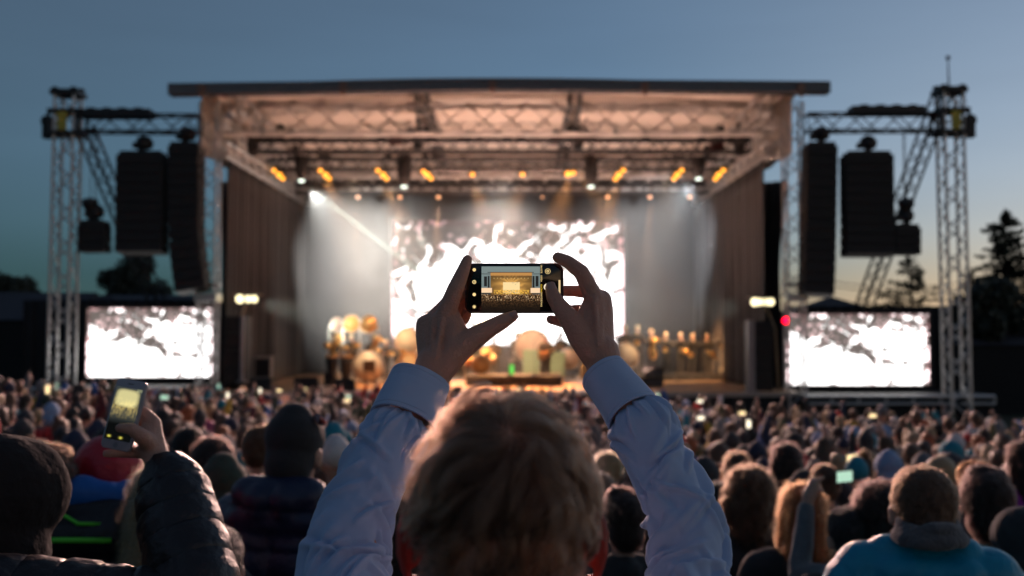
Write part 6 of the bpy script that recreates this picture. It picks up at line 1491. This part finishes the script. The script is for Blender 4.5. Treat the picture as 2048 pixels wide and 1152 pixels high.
k_ = lambda pts: [(pp(*a[:3]), a[3]*mm, pp(*b[:3]), b[3]*mm, None, 'skin') for a, b in zip(pts, pts[1:])]
C += k_([(318,930,1.955,26),(306,895,1.965,26),(300,868,1.97,24)])
C += k_([(308,885,1.965,20),(306,848,1.975,17),(290,826,1.985,12),(270,818,2.00,9),(258,822,2.0,8)])
C += k_([(312,880,1.965,17),(308,852,1.985,14),(285,842,2.01,10),(262,845,2.0,8.5)])
C += k_([(308,895,1.965,17),(290,880,1.99,13),(262,872,2.0,9.5),(240,872,1.99,8.5)])
C += k_([(306,905,1.965,17),(278,905,1.97,12),(240,906,1.965,9.5),(212,907,1.96,8)])
C += k_([(302,890,1.955,20),(284,872,1.925,15),(262,857,1.915,12),(240,856,1.912,9.5)])
me = organic('person', C, .0042, 3, deform=None); obj_from
lp = obj_from('person', me, skin_near('skin_left', (.48,.27,.20), .15)); tag(lp, 'person in a black quilted jacket lifting a white phone, head outside the photo at left', 'person')
def puff(pitch, amp, seed=0):
    def f(S,TH,L):
        ph_ = (S+.006*vnoise(np.stack([S*6+seed,np.cos(TH)*1.2,np.sin(TH)*1.2],-1)))/pitch
        q = np.abs(np.sin(np.pi*ph_)); d = amp*(q**.42-.75)
        cr = (1-np.abs(vnoise(np.stack([S*32+seed,TH*1.6,S*0],-1))))**3*.0035*(1-q) + .0022*vnoise(np.stack([S*50,TH*3,S*0+seed],-1))
        return d + cr
    return f
sl_path = [(330,912,1.957),(334,935,1.95),(346,985,1.93),(358,1040,1.90),(372,1095,1.865),(386,1150,1.83),(396,1205,1.80),(350,1232,1.79),(250,1228,1.775),(120,1215,1.755),(0,1208,1.74),(-95,1205,1.72),(-190,1200,1.70)]
sl_w = [58,100,140,156,162,166,170,176,180,184,190,200,210]
me = tube_mesh('jacket_sleeve', [pp(*q) for q in sl_path], [w/2*q[2]/F for w,q in zip(sl_w,sl_path)], 420, 150, puff(.062,.0062), blackn, .95)
o = obj_from('jacket_sleeve', me, None, lp); md = o.modifiers.new('t','SOLIDIFY'); md.thickness=.002; md.offset=-1
JB = [(tx+V(-.15,0,-.03),.09,tx+V(.17,0,-.03),.09),(tx+V(-.08,0,.05),.07,tx+V(.08,0,.05),.07),(tx+V(-.18,0,-.05),.08,tx+V(-.27,0,-.3),.07),(tx+V(-.27,0,-.3),.07,tx+V(-.19,.18,-.42),.055),(tx+V(.16,0,-.04),.09,S_,.085)]
for s in (-1,1): JB += [(tx+V(s*.09,0,-.12),.14,tx+V(s*.09,0,-.6),.15)]
obj_from('jacket', organic('jacket', JB, .012, 2, deform=lambda q: q+ (.010*(np.abs(np.sin(q[:,2]*np.pi/.07))**.5-.7))[:,None]*((q-np.array(tx))*np.array([1,1,0])/(np.linalg.norm((q-np.array(tx))[:,:2],axis=1,keepdims=True)+1e-3))), blackn, lp)
TB = []
for s in (-1,1): TB += [(tx+V(s*.085,0,-.58),.12,tx+V(s*.1,0,-1.0),.075),(tx+V(s*.1,0,-1.0),.075,tx+V(s*.1,0,-1.42),.055)]
obj_from('trousers', organic('trousers', TB, .014, 2), clothm('black'), lp)
obj_from('hair', organic('hair', [(hd+V(0,-.03,.045),.09,hd+V(0,.01,.05),.086),(hd+V(0,-.06,0),.08,hd+V(0,-.08,-.16),.075),(hd+V(-.07,-.01,0),.035,hd+V(-.08,-.02,-.16),.03),(hd+V(.07,-.01,0),.035,hd+V(.08,-.02,-.16),.03)], .009, 2, deform=lambda q: q+.008*vnoise(q,50)[:,None]), hairm('dark brown'), lp)
# the white phone, tilted
wc = P(247,829,1.952); R = Matrix.Rotation(math.radians(10.5),4,'Y') @ Matrix.Rotation(math.radians(-8),4,'X') @ Matrix.Rotation(math.radians(-14),4,'Z')
wp = tag(empty('phone', wc), 'white bordered phone held upright, glowing yellow picture of the concert', 'phone')
Z3 = V(0,0,0)
def local_slab(name, w, h, y0, y1, r, m):
    o = slab(name, 0, y0, y1, 0, w, h, r, m, None, .0012 if y1-y0 > .004 else .0002); o.data.transform(Matrix.Translation(wc) @ R); par(o, wp); return o
local_slab('case', .067, .138, 0, .0078, .009, mat('white_phone_rim',(.30,.30,.33),.35,.3,.05)); local_slab('front_glass', .0645, .1355, -.0006, .0006, .008, mat('white_front',(.34,.34,.38),.2,0,.03,coat=.4))
def phone2(U,Vv):
    g = np.clip(1.25-((U-.5)/.46)**4-((Vv-.80)/.17)**4,0,1)[...,None]; n = vnoise(np.stack([U*16,Vv*28,0*U],-1))[...,None]; mid = np.clip(1-np.abs(Vv-.60)/.22,0,1)[...,None]
    c = np.array([.05,.06,.06]) + g*np.array([.75,.66,.28]) + mid*(n*.5+.5)*np.array([.55,.40,.10]); c = c*(np.clip((Vv-.28)/.2,.08,1))[...,None]; c = c + ((Vv>.94)&(U>.8))[...,None]*np.array([.2,.2,.1])
    for uu in (.17,.62):
        s = np.exp(-(((U-uu)/.055)**2+((Vv-.055)/.022)**4)); c = c + s[...,None]*np.array([.9,.8,.12])
    return c
me = picture_mesh('display', .058, .103, (-.029,-.0010,-.0505), (1,0,0), (0,0,1), phone2, 58, 103); me.transform(Matrix.Translation(wc) @ R); obj_from('display', me, screen_mat('phone_display_b', .85), wp)
mb = MB(); mb.lathe([(.0045,-.0009),(.0052,-.0011),(.0045,-.0012)], (0,0,-.060), (0,1,0), 20); o = mb.build('home_button', mat('home_grey',(.2,.2,.22),.3,.2,0), None); o.data.transform(Matrix.Translation(wc) @ R); par(o, wp)
mb = MB(); mb.box((-.006,-.0011,.0595),(.006,-.0007,.061)); o = mb.build('earpiece', rubber, None); o.data.transform(Matrix.Translation(wc) @ R); par(o, wp)
# phones in the raised hands at right
put_phone(P(1688,953,6.0), .5, 2, 'bright greenish phone held sideways beside the raised grey sweater arm', True)
put_phone(P(1703,917,8.3), .6, 0, 'phone with yellow glow held above the raised grey arm', True)
